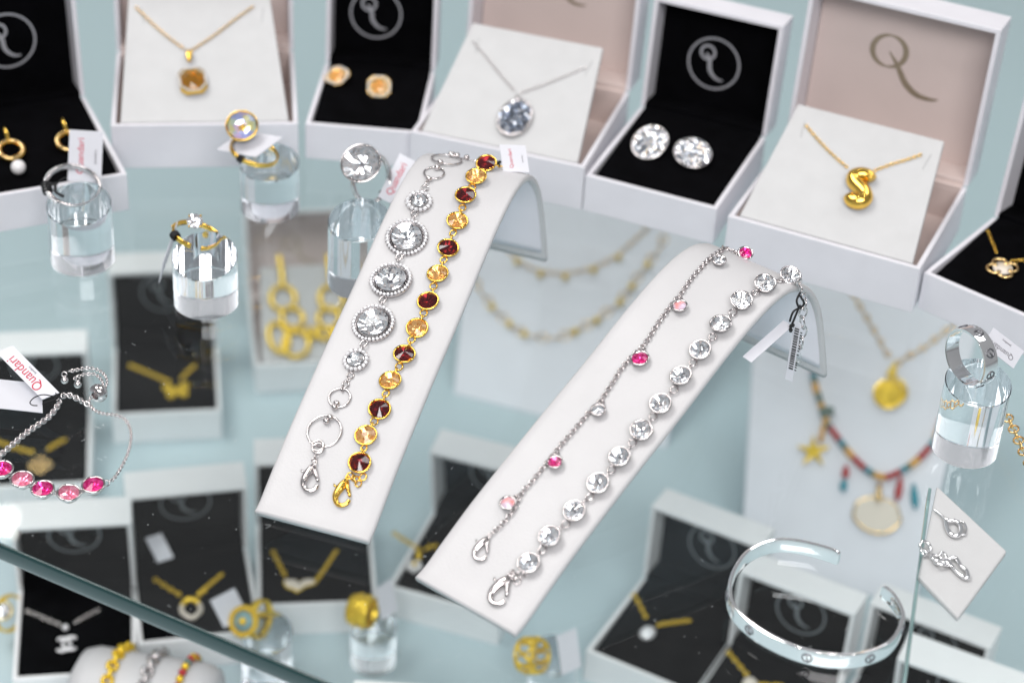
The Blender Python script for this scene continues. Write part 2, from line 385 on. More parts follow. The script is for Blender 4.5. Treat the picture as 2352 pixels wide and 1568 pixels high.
def link_me(m, Rl=.115, r=.028, sy=1.2):
    key = (m, Rl, r, sy)
    if key not in LK: LK[key] = MB().torus(ID, Rl, r, 14, 6, 1, sy).mesh('link', m)
    return LK[key]
def link(parent, c, t, n, m, Rl=.115, r=.028, sy=1.2, twist=0, name='link'):
    t = Vector(t).normalized(); n = Vector(n); n = (n-t*n.dot(t)).normalized()
    return put(name, link_me(m, Rl, r, sy), parent, frame(c, t.cross(n), t, n) @ RY(twist))
CL = {}
def clasp(parent, Mw, m, s=1.0, flip=1):
    key = (m, s, flip)
    if key not in CL:
        mb = MB(); f = flip
        P = smooth_path([(0, 0, 0), (-.06*f, -.14, 0), (-.13*f, -.36, 0), (-.20*f, -.60, 0), (-.20*f, -.82, 0), (-.08*f, -1.02, 0), (.12*f, -1.06, 0), (.29*f, -.95, 0), (.34*f, -.78, 0)], 4)
        n = len(P); key_r = [.07, .13, .17, .15, .115, .095, .09, .085, .075]
        rs = [key_r[min(8, i//4)]*(1-(i % 4)/4)+key_r[min(8, i//4+1)]*((i % 4)/4) for i in range(n)]
        mb.tube(P, [x*s*.0+x for x in rs], 10, up=(0, 0, 1), flat=.72)
        mb.tube([(0.03*f, -.1, .02), (.12*f, -.32, .02), (.25*f, -.52, .02), (.33*f, -.68, .02)], [.09, .085, .07, .05], 8, up=(0, 0, 1), flat=.8)
        mb.tube([(-.1*f, -.30, .03), (-.22*f, -.40, .05), (-.36*f, -.38, .05), (-.42*f, -.30, .05)], [.05, .045, .05, .02], 6)
        mb.torus(T(0, .08, 0), .075, .03, 12, 6)
        me = mb.mesh('lobster_clasp', m); me.transform(Matrix.Diagonal((s, s, s, 1))); CL[key] = me
    return put('lobster_clasp', CL[key], parent, Mw)

# ------------------------------------------------------------------ glass shelf and lower shelf
e0, e1 = G((0, 1245)), G((760, 1568)); ed = (e1-e0).normalized(); en = Z3.cross(ed)
a0, a1 = e0-ed*70, e0+ed*130
b1, b0 = a1+en*140, a0+en*140
GT = .8
mb = MB().add([a0, a1, b1, b0], [(0, 1, 2, 3)], ID, 0, False).add([v-Z3*GT for v in (a0, a1, b1, b0)], [(0, 3, 2, 1)], ID, 0, False)
shelf = struct(mb.build('glass_shelf', 'pane', fix=False))
def rounded_edge(p, q, out, parent):
    prof = [(0, 0), (.05, -.02), (.10, -.07), (.13, -.16), (.14, -.4), (.13, -.64), (.10, -.73), (.05, -.78), (0, -GT)]
    m_ = MB(); vs = []
    for P in (p, q): vs += [P+out*o+Z3*z for o, z in prof]
    n = len(prof); m_.add(vs, [(i, i+1, n+i+1, n+i) for i in range(n-1)]+[(0, n, 2*n-1, n-1)])
    return m_.build('polished_edge', 'edge', parent)
rounded_edge(a0, a1, -en, shelf)
for p, q, o in ((a1, b1, ed), (b1, b0, en), (b0, a0, -ed)): rounded_edge(p, q, o, shelf)
struct(MB().add([(-200, -160, LZ), (200, -160, LZ), (200, 260, LZ), (-200, 260, LZ)], [(0, 1, 2, 3)], ID, 0, False).build('lower_shelf', 'tealbase', fix=False))
dm = MB()
for i in range(600):
    p = G((random.uniform(0, 2352), random.uniform(560, 1568)))
    if (p-e0).dot(en) < .2: continue
    if i % 9 == 0:
        q = [p+Vector((random.uniform(-.12, .12), random.uniform(-.12, .12), .012)) for _ in range(3)]
        dm.tube(smooth_path(q, 3), .004, 3)
    else: dm.ball(T(p.x, p.y, .008), random.choice((.008, .011, .014, .02)), 5, 3, sz=.6)
d_ = dm.build('dust', 'dust'); d_['kind'] = 'stuff'

# ------------------------------------------------------------------ boxes
def tray(mb, wd, dp, h, wall, fl, M):
    o = [(0, 0), (wd, 0), (wd, dp), (0, dp)]; i_ = [(wall, wall), (wd-wall, wall), (wd-wall, dp-wall), (wall, dp-wall)]
    v = [(x, y, 0) for x, y in o]+[(x, y, h) for x, y in o]+[(x, y, h) for x, y in i_]+[(x, y, fl) for x, y in i_]
    f = [(3, 2, 1, 0), (12, 13, 14, 15)]
    for k in range(4):
        k2 = (k+1) % 4
        f += [(k, k2, 4+k2, 4+k), (4+k, 4+k2, 8+k2, 8+k), (8+k, 8+k2, 12+k2, 12+k)]
    return mb.add(v, f, M, 0, False)
def emblem(kind, parent, Mw, s, m):
    mb = MB()
    if kind == 'ring':
        mb.ribbon([(math.cos(2*math.pi*k/48)*s, math.sin(2*math.pi*k/48)*s) for k in range(48)], .075*s, .015, Mw, closed=True)
        mb.ribbon([(-.28*s+math.cos(2*math.pi*k/28)*.27*s, .39*s+math.sin(2*math.pi*k/28)*.27*s) for k in range(28)], .10*s, .015, Mw, closed=True)
        P = smooth_path([(-.34*s, .34*s, 0), (-.22*s, .20*s, 0), (-.16*s, 0, 0), (-.13*s, -.25*s, 0), (.02*s, -.47*s, 0), (.24*s, -.60*s, 0), (.44*s, -.60*s, 0)], 4)
        n = len(P); mb.ribbon(P, [(.04+.11*math.sin(math.pi*min(1, .15+i/(n-1)*.85)))*s for i in range(n)], .02, Mw)
    else:
        N = 40
        mb.ribbon([(math.cos(2*math.pi*k/N)*.42*s-.35*s, math.sin(2*math.pi*k/N)*.40*s+.35*s) for k in range(N)], [(.04+.10*abs(math.cos(2*math.pi*k/N)))*s for k in range(N)], .015, Mw, closed=True)
        P = smooth_path([(-.34*s, .33*s, 0), (-.15*s, .12*s, 0), (0, -.1*s, 0), (.2*s, -.38*s, 0), (.5*s, -.58*s, 0), (.85*s, -.62*s, 0), (1.05*s, -.58*s, 0)], 4)
        n = len(P); mb.ribbon(P, [(.02+.13*math.sin(math.pi*i/(n-1)))*s for i in range(n)], .02, Mw)
    return mb.build('emblem', m, parent)
def jbox(label, FL, FR, z0, kind, w_, d=7.1, h=1.85, lidh=5.5, lidt=1.6, lean=6, low=False, es=None, group=None, yaw=None, ex=.5, ez=.52, padl=6.25):
    h0 = z0+h; A = G(FL, h0)
    if yaw is None: x = (G(FR, h0)-A); x.z = 0; x.normalize()
    else: x = Vector((math.cos(R(yaw)), math.sin(R(yaw)), 0))
    y = Z3.cross(x); A.z = z0; Mb = frame(A, x, y, Z3)
    paper = 'paper_l' if low else 'paper'
    t = thing('jewellery_box', label, 'jewellery box', Mb, group)
    mb = MB(); tray(mb, w_, d, h, .22, .2, Mb); bev(mb.build('base', paper, t), .035)
    # lid: a tray standing on the back edge, opening forward
    ln = R(lean); upv = Vector((0, math.sin(ln), math.cos(ln))); bk = Vector((0, math.cos(ln), -math.sin(ln)))
    O = Vector((0, d+.03, h+.02 if lean >= 0 else h))+bk*lidt
    Ml = Mb @ frame(O, Vector((1, 0, 0)), upv, -bk)
    mb = MB(); tray(mb, w_, lidh, lidt, .22, .2, Ml); lid = bev(mb.build('lid', paper, t), .035)
    inner = 'lining' if kind == 'white' else ('velvet_l' if low else 'velvet')
    mb = MB().box(.24, w_-.24, .24, lidh-.24, .22, .42, Ml).box(.20, w_-.20, -.03, .28, .25, lidt+.03, Ml); bev(mb.build('lid_lining', inner, lid), .05)
    if kind != 'white':   # velvet lining also covers the inner side walls
        pass
    s = es if es else (1.27 if kind != 'white' else 1.15)
    emblem('ring' if kind != 'white' else 'q', lid, Ml @ T(w_*ex, lidh*ez, .425), s, 'print_b' if kind == 'white' else ('print_d' if low else 'print_s'))
    if kind == 'white':
        mb = MB().box(.24, w_-.24, .24, d-.24, .22, .6, Mb)
        tk = .03
        mb.box(.22, w_-.22, d-.25, d+.05, h-.2, h+.04, Mb)
        for (x0, x1, y0, y1) in ((.24, .24+tk, .24, d-.24), (w_-.24-tk, w_-.24, .24, d-.24), (.24+tk, w_-.24-tk, d-.24-tk, d-.24)):
            mb.box(x0, x1, y0, y1, .6, h-.15, Mb)
        mb.build('lining', 'lining', t)
        c = [Mb @ Vector(p) for p in ((.42, .3, h-.22+.2), (w_-.42, .3, h-.22+.2), (w_-1.15, padl, h-.02+(padl-.3)*.4655), (.75, padl, h-.02+(padl-.3)*.4655))]
        o = MB().slab(c, .28).build('velvet_card', 'card', t); bev(o, .05)
        N = (c[1]-c[0]).cross(c[3]-c[0]).normalized(); P0 = c[0]
        ux = (c[1]-c[0]).normalized(); uy = N.cross(ux); mb = MB()
        for fx in (.13, .86):
            mb = MB(); q0 = c[0]+ux*(w_-.84)*fx+uy*(c[3]-c[0]).length*.80; mb.box(-.012, .012, -.45, .45, 0, .006, frame(q0+N*.002, ux, uy, N) @ RZ(8 if fx < .5 else -6)); mb.build('slit', 'slit', t)
    else:
        c = [Mb @ Vector(p) for p in ((.26, .26, h-.28), (w_-.26, .26, h-.28), (w_-.24, d+.08, h+.14), (.24, d+.08, h+.14))]
        mb = MB().slab(c, .30); o = bev(mb.build('velvet_pad', inner, t), .08)
        N = (c[1]-c[0]).cross(c[3]-c[0]).normalized(); P0 = c[0]
    return dict(t=t, M=Mb, P=P0, N=N, x=x, up=N.cross(x), Ml=Ml)
def on(b, p, off=0.0): return hit(p, b['P']+b['N']*off, b['N'])
UPBOX = 'open jewellery boxes on the glass shelf'; LOBOX = 'open black jewellery boxes on the lower shelf'
bA = jbox('open white box with black velvet at the left edge, holding gold pearl hoops', (-75, 461), (302, 398), 0, 'black', 7.0, d=7.4, lidh=6.6, es=1.28, group=UPBOX, ex=.56, ez=.42)
# anchor A by its right corner
bB = jbox('open white box with a white card and a square topaz pendant on gold chain', (254, 289), (686, 284), 0, 'white', 8.45, h=2.25, lidh=7.6, lidt=2.0, padl=7.2, group=UPBOX)
bC = jbox('small open white box with black velvet holding two square gold studs', (701, 284), (950, 305), 0, 'black', 5.35, d=6.0, lidh=5.6, es=1.22, group=UPBOX, ex=.42, ez=.40)
bD = jbox('open white box with beige lid lining and white card carrying the silver oval pendant', (943, 302), (1340, 384), 0, 'white', 8.3, d=7.5, h=2.25, lidh=7.6, lidt=2.0, group=UPBOX)
bE = jbox('open white box with black velvet holding two large oval crystal studs', (1344, 402), (1646, 480), 0, 'black', 6.25, es=1.24, group=UPBOX, ex=.47, ez=.45)
bF = jbox('open white box with beige lid lining and white card carrying the gold S pendant', (1672, 496), (2110, 617), 0, 'white', 8.65, d=7.6, h=2.25, lidh=7.5, lidt=2.0, lean=6, es=1.85, group=UPBOX, ex=.50, ez=.55)
bG = jbox('open white box with black velvet and a gold clover necklace at the right edge', (2122, 625), (2352, 728), 0, 'black', 6.6, d=6.1, lidh=6.2, group=UPBOX, yaw=-37)

# ------------------------------------------------------------------ bracelet ramps
PROF = [(0, .02), (.6, .22), (1.7, .82), (3.4, 1.68), (6.6, 3.05), (9.6, 4.22), (12, 5.25), (14, 5.95), (15.6, 6.22), (16.9, 6.0), (18.1, 5.2), (19.1, 3.8), (19.95, 1.7), (20.5, 0)]
def ramp(label, TL, TR, BK, wd=4.5):
    A, B = G(TL), G(TR); Kb = G(BK); v = (Kb-B).normalized(); u = v.cross(Z3); A = B-u*wd
    Mr = frame(A, u, v, Z3)
    t = thing('bracelet_ramp', label, 'display ramp', Mr, 'white bracelet ramps')
    ip = smooth_path([(0, a, b) for a, b in PROF], 5); n = len(ip); th = .30; mb = MB(); vs = []
    op = []
    for i, p in enumerate(ip):
        tg = (ip[min(n-1, i+1)]-ip[max(0, i-1)]).normalized(); nn = Vector((0, -tg.z, tg.y)); op.append((p+nn*th, nn))
    ring = 12
    for i, p in enumerate(ip):
        o, nn = op[i]; q = lambda uu, k: Vector((uu, 0, 0))+p+nn*k
        sg = .03*math.sin(i*.31)
        vs += [q(0.04, 0), q(-.02, .06), q(-.03, .16), q(0.01, .25), q(.10, .30), q(.4, .31), q(wd-.4, .31), q(wd-.10, .30), q(wd-.01, .25), q(wd+.03, .16), q(wd+.02, .06), q(wd-.04, 0)]
    fs = [(i*ring+k, i*ring+(k+1) % ring, (i+1)*ring+(k+1) % ring, (i+1)*ring+k) for i in range(n-1) for k in range(ring)]
    fs += [tuple(range(ring)), tuple((n-1)*ring+k for k in range(ring-1, -1, -1))]
    mb.add(vs, fs, Mr); mb.build('curved_strip', 'leather', t)
    m2 = MB(); vs = []
    for i, p in enumerate(ip[2:-2]):
        nn = op[i+2][1]
        vs += [p-nn*.012+Vector((.16, 0, 0)), p-nn*.012+Vector((wd-.16, 0, 0)), p-nn*.04+Vector((wd-.16, 0, 0)), p-nn*.04+Vector((.16, 0, 0))]
    k = len(ip)-4
    m2.add(vs, [(i*4+a, i*4+(a+1) % 4, i*4+4+(a+1) % 4, i*4+4+a) for i in range(k-1) for a in range(4)]+[(0, 1, 2, 3), tuple((k-1)*4+a for a in (3, 2, 1, 0))], Mr)
    m2.build('backing_sheet', 'backing', t)
    W = [(Mr @ (o+Vector((0, 0, 0))), (Mr.to_3x3() @ nn).normalized()) for o, nn in op]
    return dict(t=t, M=Mr, W=W, u=u, v=v, A=A, B=B)
def on_ramp(r, p, off=0.0):
    best = None; d = ray(p); W = r['W']
    for i in range(len(W)-1):
        a = W[i][0]+W[i][1]*off; b = W[i+1][0]+W[i+1][1]*off; s = b-a; N = r['u'].cross(s).normalized()
        if N.z < -.01 : N = -N
        de = N.dot(d)
        if abs(de) < 1e-6: continue
        k = N.dot(a-CP)/de; X = CP+d*k; f = (X-a).dot(s)/s.dot(s)
        if -.02 <= f <= 1.02 and (best is None or k < best[0]):
            n = W[i][1].lerp(W[i+1][1], f).normalized(); best = (k, X, n, s.normalized())
    if best is None:   # beyond the crest: nearest station on the crest
        best = min(((abs((W[i][0]-CP).normalized().dot(W[i][1])), None, i) for i in range(20, len(W))), key=lambda q: q[0]); i = best[2]
        X = W[i][0]+W[i][1]*off; N = Vector((W[i][1])); dd = hit(p, X, Fw); dd = X+r['u']*(dd-X).dot(r['u'])
        return dd, W[i][1], (W[i+1][0]-W[i][0]).normalized()
    return best[1], best[2], best[3]
rL = ramp('white leatherette ramp carrying the halo bracelet and the brown and gold bracelet', (585, 1182), (848, 1252), (1260, 591))
rR = ramp('white leatherette ramp carrying the charm chain and the clear crystal bracelet', (955, 1330), (1185, 1465), (1883, 876))
exec_later = []
def depth(X): return (X-CP).dot(Fw)
def px2cm(px, X): return px*depth(X)/FPX
def stone_row(t, r, pts, kinds, m, rad, h=.2, links=True):
    info = []
    for i, p in enumerate(pts):
        X, n, s = on_ramp(r, p, h*.75); X = X-n*h*.75+n*.03; info.append((X, n, s))
    for i, (X, n, s) in enumerate(info):
        a = info[max(0, i-1)][0]; b = info[min(len(info)-1, i+1)][0]; y = (a-b).normalized()
        if n.dot(-Fw) < .80: X = X+n*.08; n = (n+(-Fw)*(.80-n.dot(-Fw))*2.2).normalized()
        F_ = fr(X, n, y) @ RX(random.uniform(-7, 7)) @ RY(random.uniform(-9, 9))
        stone(t, F_, kinds[i], rad[i], m, h)
    for i in range(len(info)-1):
        a, na, _ = info[i]; b, nb, _ = info[i+1]; g = (b-a); L = g.length; y = g/L; ra, rb = rad[i]+.03, rad[i+1]+.03
        gap = L-ra-rb; n = (na+nb).normalized(); c = a+y*(ra+gap/2)+n*.10
        l = max(.09, min(.135, gap*.36))
        sd = y.cross(n)*random.uniform(-.03, .03)
        link(t, c-y*gap*.22+sd, y, n, m, l, .034, 1.15, random.uniform(-15, 15))
        link(t, c+y*gap*.25-sd*.5, y, n, m, l*.85, .032, 1.1, 78+random.uniform(-12, 12))
    return info
# --- gold bracelet
P = [(1118, 379), (1094, 410), (1070, 453), (1049, 509), (1028, 571), (1006, 631), (984, 693), (958, 754), (928, 815), (897, 876), (871, 940), (841, 1001), (826, 1063)]
X0 = on_ramp(rL, P[6])[0]
gb = thing('bracelet', 'gold bracelet of alternating dark brown and honey round crystals on the left ramp', 'bracelet', T(*X0), 'bracelets on the white ramps')
inf = stone_row(gb, rL, P, ['brown', 'gold']*6+['brown'], 'gold', [.375]*13, .2)
def lk_at(t, r, p, m, Rl, rr, off=.05, tw=0, sy=1.1, dirp=None, up_=None):
    X, n, s = on_ramp(r, p, off)
    y = s if dirp is None else (on_ramp(r, dirp, off)[0]-X).normalized()
    return link(t, X, y, n, m, Rl, rr, sy, tw)
for p, tw, R_ in (((804, 1092), 10, .115), ((819, 1101), 60, .12), ((834, 1095), -10, .13), ((823, 1110), 20, .115), ((812, 1097), 70, .10)): lk_at(gb, rL, p, 'gold', R_, .032, .08, tw)
X, n, s = on_ramp(rL, (797, 1100), .1); Y = on_ramp(rL, (777, 1160), .1)[0]
clasp(gb, fr(X, n, (X-Y)), 'gold', .98, 1)
for p, tw, R_ in (((1137, 370), 60, .1), ((1147, 368), 0, .11), ((1157, 374), 40, .1), ((1168, 374), 10, .1), ((1178, 378), 50, .08)): lk_at(gb, rL, p, 'gold', R_, .035, .08, tw)
mb = MB(); pp = [on_ramp(rL, q, .06) for q in ((1180, 379), (1192, 383), (1204, 388), (1213, 393))]
chain(mb, [q[0] for q in pp], .11, .05, .022, pp[0][1]); mb.build('extension_chain', 'gold', gb)
mb = MB(); X, n, s = on_ramp(rL, (1158, 366), .18)
for k in range(7): mb.ball(T(*X) @ T(random.uniform(-.08, .08), random.uniform(-.08, .08), random.uniform(-.05, .1)), .07, 6, 4)
kn = mb.build('tag_cord', 'cord', gb)
# --- silver halo bracelet
hb = thing('bracelet', 'silver bracelet with large round crystals in pave halos and open rings', 'bracelet', T(*on_ramp(rL, (900, 640))[0]), 'bracelets on the white ramps')
def halo(t, r, p, rad, gr, beads, nxt):
    X, n, s = on_ramp(r, p, .1); X = X-n*.08; y = (on_ramp(r, nxt, .1)[0]-X).normalized()
    F_ = fr(X, n, y) @ RX(random.uniform(-5, 5)) @ RY(random.uniform(-5, 5))
    h_ = put('pave_halo', halo_me(rad, beads), t, F_)
    put('crystal', gem_me('table', gr), h_, F_ @ T(0, 0, .20) @ RZ(random.uniform(0, 20)))
    return X, n, y
ha = [((962, 464), .50, .31, 16, (934, 546)), ((934, 546), .85, .60, 32, (898, 644)), ((898, 644), .85, .60, 32, (858, 743)), ((858, 743), .85, .60, 32, (818, 828)), ((818, 828), .47, .31, 16, (800, 865))]
hv = [halo(hb, rL, p, a, g, b, nx) for p, a, g, b, nx in ha]
for i in range(4):
    a, b = hv[i][0], hv[i+1][0]; y = (b-a).normalized(); gp = (b-a).length-ha[i][1]-ha[i+1][1]; c = a+y*(ha[i][1]+gp/2); n = hv[i][1]
    link(hb, c-y*gp*.2+n*.12, y, n, 'silver', .13, .035, 1.25, 12); link(hb, c+y*gp*.3+n*.13, y, n, 'silver', .10, .03, 1.2, 70)
for p, tw, R_ in (((805, 862), 20, .12), ((800, 872), 75, .10), ((794, 882), 10, .12), ((788, 893), 70, .11), ((727, 1047), 70, .11), ((722, 1057), 15, .09)): lk_at(hb, rL, p, 'silver', R_, .032, .08, tw)
for p, tw, R_ in (((976, 432), 10, .13), ((981, 421), 70, .11)): lk_at(hb, rL, p, 'silver', R_, .032, .08, tw)
def bring(p, R_, rr, off=.07, name='open_ring'):
    X, n, s = on_ramp(rL, p, off); key = ('or', R_, rr)
    if key not in LK: LK[key] = MB().torus(ID, R_, rr, 40, 8).mesh(name, 'silver')
    return put(name, LK[key], hb, fr(X, n, s) @ RX(random.uniform(-5, 5)))
bring((745, 990), .645, .045); bring((780, 913), .41, .045); bring((997, 397), .41, .035); bring((1026, 366), .62, .035)
bring((730, 1023), .21, .045, .12); bring((730, 1029), .20, .04, .16)
bm = MB().lathe([(1e-6, -.10), (.07, -.10), (.125, -.04), (.135, 0), (.125, .04), (.07, .10), (1e-6, .10)], 14).mesh('bead', 'silver')
for p, dp in (((758, 958), (768, 935)), ((768, 935), (775, 920)), ((985, 411), (981, 421)), ((1004, 385), (1011, 373)), ((1011, 373), (1004, 385)), ((1036, 355), (1045, 352)), ((1046, 352), (1057, 350)), ((1057, 350), (1065, 352)), ((1080, 356), (1090, 360)), ((749, 967), (758, 950)), ((773, 926), (780, 913))):
    X, n, s = on_ramp(rL, p, .13); Y = on_ramp(rL, dp, .13)[0]; t_ = (Y-X)
    t_ = t_.normalized() if t_.length > 1e-4 else s
    put('bead', bm, hb, frame(X, n.cross(t_).normalized(), n.normalized(), n.cross(t_).cross(n).normalized()))
X, n, s = on_ramp(rL, (722, 1066), .12); Y = on_ramp(rL, (704, 1128), .12)[0]
clasp(hb, fr(X, n, X-Y), 'silver', 1.0, 1)
pp = [on_ramp(rL, q, .06) for q in ((1066, 353), (1082, 357), (1096, 362), (1108, 370))]
mb = MB(); mb.tube([q[0] for q in pp], .035, 6); mb.build('back_wire', 'silver', hb)
# --- clear crystal bracelet on the right ramp
P = [(1814, 635), (1757, 654), (1703, 694), (1656, 749), (1610, 807), (1566, 867), (1519, 930), (1473, 991), (1425, 1053), (1375, 1113), (1321, 1176), (1265, 1235), (1215, 1295)]
cb = thing('bracelet', 'silver bracelet of thirteen clear round crystals on the right ramp', 'bracelet', T(*on_ramp(rR, P[6])[0]), 'bracelets on the white ramps')
inf = stone_row(cb, rR, P, ['clear']*13, 'silver', [.36]*13, .22)
for p, tw, R_ in (((1196, 1318), 10, .12), ((1184, 1324), 60, .12), ((1172, 1322), -10, .12), ((1188, 1333), 20, .12), ((1176, 1314), 75, .09), ((1205, 1318), 65, .10)): lk_at(cb, rR, p, 'silver', R_, .034, .08, tw)
X, n, s = on_ramp(rR, (1172, 1322), .1); Y = on_ramp(rR, (1126, 1386), .1)[0]
clasp(cb, fr(X, n, X-Y), 'silver', 1.08, 1)
# tail hanging off the right side of the ramp
Ps, Ns = rR['B']+rR['u']*.22, rR['u']
tail = [(1832, 640), (1839, 655), (1842, 672), (1850, 690), (1846, 709), (1843, 728), (1843, 752), (1841, 775), (1838, 797)]
TP = [hit(p, Ps, Ns) for p in tail]
for i in range(len(TP)-1):
    a, b = TP[i], TP[i+1]; L = (b-a).length
    link(cb, (a+b)/2, b-a, (Ns-Fw*1.5) if i % 2 == 0 else (rR['v']-Fw*.8), 'silver', min(.22, L*.44) if i > 2 else .13, .034, 1.45)
X = TP[-1]; dn = (TP[-1]-TP[-3]).normalized()
mb = MB(); mb.lathe([(1e-6, 0), (.04, .05), (.06, .2), (.12, .45), (.13, .58), (.09, .70), (1e-6, .74)], 12, frame(X+dn*.12, Ns.cross(dn), Ns, dn)); mb.build('drop', 'cry', cb)
link(cb, X+dn*.02, dn, Ns, 'silver', .09, .022, 1.3)
# --- charm chain
cc = thing('bracelet', 'fine silver chain bracelet with pink, opal and clear crystal charms', 'bracelet', T(*on_ramp(rR, (1411, 874))[0]), 'bracelets on the white ramps')
CP_ = [(1750, 576), (1735, 565), (1718, 559), (1704, 560), (1689, 562), (1672, 569), (1657, 577), (1633, 592), (1613, 613), (1597, 630), (1580, 652), (1564, 676), (1545, 698), (1527, 722), (1507, 750), (1492, 775), (1474, 798), (1444, 827), (1422, 855), (1411, 874), (1394, 899), (1378, 923), (1351, 950), (1334, 970), (1317, 990), (1287, 1024), (1257, 1062), (1240, 1083), (1224, 1104), (1200, 1130), (1188, 1155), (1175, 1178), (1149, 1208), (1128, 1225)]
pth = []
for p in CP_:
    X, n, s = on_ramp(rR, p, .06); pth.append((X, n))
sp = smooth_path([q[0] for q in pth], 3); mb = MB(); Q = resample(sp, .158)
for i in range(len(Q)-1):
    t_ = (Q[i+1]-Q[i]).normalized(); c = (Q[i]+Q[i+1])/2; n = min(pth, key=lambda q: (q[0]-c).length)[1]; n = (n-t_*n.dot(t_)).normalized()
    a = 40 if i % 2 else -50; F_ = frame(c, t_.cross(n), t_, n) @ RY(a)
    mb.torus(F_, .10, .031, 10, 5, 1, 1.2)
mb.build('chain', 'silver', cc)
for p, kd, rr, at in (((1744, 568), 'rosechat', .25, (1726, 560)), ((1652, 598), 'clear', .225, (1645, 585)), ((1561, 703), 'opal', .245, (1562, 684)), ((1469, 824), 'rosechat', .305, (1478, 799)), ((1373, 942), 'clear', .235, (1383, 922)), ((1274, 1062), 'pinkchat', .245, (1279, 1040)), ((1165, 1155), 'opal', .245, (1186, 1140))):
    X, n, s = on_ramp(rR, p, .22); A_ = on_ramp(rR, at, .12)[0]; y = (A_-X).normalized()
    c = thing  # no-op
    n = (n+(-Fw)*max(0, .80-n.dot(-Fw))*2.2).normalized()
    ch = stone(cc, fr(X-n*.19, n, y) @ RX(-9), kd, rr, 'silver', .2)
    gpl = (A_-X).length
    link(cc, X+y*(rr+.09)-n*.06, y, n, 'silver', .09, .03, 1.2, 65); link(cc, X+y*(rr+.19)-n*.03, y, n, 'silver', .10, .03, 1.1, 0)
X, n, s = on_ramp(rR, (1122, 1233), .1); Y = on_ramp(rR, (1094, 1280), .1)[0]
clasp(cc, fr(X, n, X-Y), 'silver', .86, 1)

# ------------------------------------------------------------------ tags
def tag(label, corners, txt=True, tm=None, group='price tags on the jewellery', col='red', small='Jewellery', sc_=1.0, rot=0, pos=(.45, .5), cords=(), barcode=False):
    """corners: world points anticlockwise from the lower left as the card is read"""
    c = [Vector(p) for p in corners]; c[2] = c[1]+(c[3]-c[0]); x = (c[1]-c[0]); W_ = x.length; x.normalize(); n = x.cross(c[3]-c[0]).normalized(); y = n.cross(x); H_ = (c[3]-c[0]).dot(y); sk = (c[3]-c[0]).dot(x)/2
    F_ = frame(c[0], x, y, n)
    t = thing('price_tag', label, 'price tag', F_, group)
    MB().slab(c, .035).build('card', 'tag', t)
    if txt:
        me = text_mesh('Quandari', min(W_*.19, H_*.85)*sc_, col); put('print', me, t, F_ @ T(W_*.5+sk*1.2, H_*.64, .003) @ RZ(rot))
        me = text_mesh(small, min(W_*.075, H_*.2)*sc_, 'ink'); put('print', me, t, F_ @ T(W_*.5+sk*.4, H_*.20, .003) @ RZ(rot))
    if barcode:
        mb = MB(); xx = W_*.12
        while xx < W_*.9:
            wd = random.uniform(.02, .055); mb.box(xx, xx+wd, H_*.22, H_*.62, 0, .004, F_); xx += wd+random.uniform(.025, .06)
        xx = W_*.12
        while xx < W_*.9:
            mb.box(xx, xx+.05, H_*.72, H_*.85, 0, .004, F_); xx += random.choice((.08, .12))
        mb.build('barcode', 'inkblk', t)
    for k, P_ in enumerate(cords):
        MB().tube(smooth_path(P_, 5), .022, 6).build('cord', 'cord', t)
    return t

# ------------------------------------------------------------------ acrylic ring stands
def cyl_stand(label, p, r, h, rise, z0=0.0, face=-90, group='acrylic ring stands on the glass shelf'):
    """p: picture point of the lowest visible base edge; face: compass of the low side of the slanted top"""
    c = G(p, z0); c = c+Vector((0, 1, 0))*r
    Mc = T(c.x, c.y, z0+.005)
    t = thing('ring_stand', label, 'ring stand', Mc, group)
    n = 48; mb = MB(); vs = []; rf = .03
    dirl = Vector((math.cos(R(face)), math.sin(R(face))))
    def top(x, y): return h+rise*(1-(x*dirl.x+y*dirl.y)/r)/2
    for (k, dz) in ((r-rf, 0), (r, rf), (r, 'a'), (r-rf, 'b')):
        for i in range(n):
            a = 2*math.pi*i/n; x, y = k*math.cos(a), k*math.sin(a)
            z = dz if not isinstance(dz, str) else top(x, y)-(rf if dz == 'a' else 0)
            vs.append((x, y, z))
    fs = [tuple(range(n-1, -1, -1))]+[(j*n+i, j*n+(i+1) % n, (j+1)*n+(i+1) % n, (j+1)*n+i) for j in range(3) for i in range(n)]+[tuple(3*n+i for i in range(n))]
    mb.add(vs, fs, Mc); o = mb.build('acrylic_cylinder', 'acrylic', t, sharp=25)
    o.data.polygons[0].use_smooth = False
    for pl in o.data.polygons:
        if len(pl.vertices) > 4: pl.use_smooth = False
    return dict(t=t, c=c, top=lambda dx=0, dy=0: Vector((c.x+dx, c.y+dy, z0+top(dx, dy))), M=Mc)
def band(mb, F_, rr, w_, th, n=48, a0=0, a1=360, taper=0, mi=0):
    """flat strip ring: radius rr, width along local z, thickness outward"""
    m = n+1 if a1-a0 < 360 else n; vs = []
    for i in range(m):
        a = R(a0+(a1-a0)*i/n); k = 1-taper*abs(math.cos(a/2)) if taper else 1
        for (dr, dz) in ((0, -.5), (th*.8, -.5), (th, -.35), (th, .35), (th*.8, .5), (0, .5)):
            vs.append(((rr+dr)*math.cos(a), (rr+dr)*math.sin(a), dz*w_*k))
    N = 6; cl = a1-a0 >= 360
    fs = [(i*N+k, i*N+(k+1) % N, ((i+1) % m)*N+(k+1) % N, ((i+1) % m)*N+k) for i in range(m if cl else m-1) for k in range(N)]
    if not cl: fs += [tuple(range(N-1, -1, -1)), tuple((m-1)*N+k for k in range(N))]
    return mb.add(vs, fs, F_, mi)
def screw_mark(mb, F_, s, mi=0):
    mb.torus(F_, s, s*.16, 16, 5, mi=mi); mb.tube([(0, -s, 0), (0, s, 0)], s*.16, 5, M=F_, mi=mi)
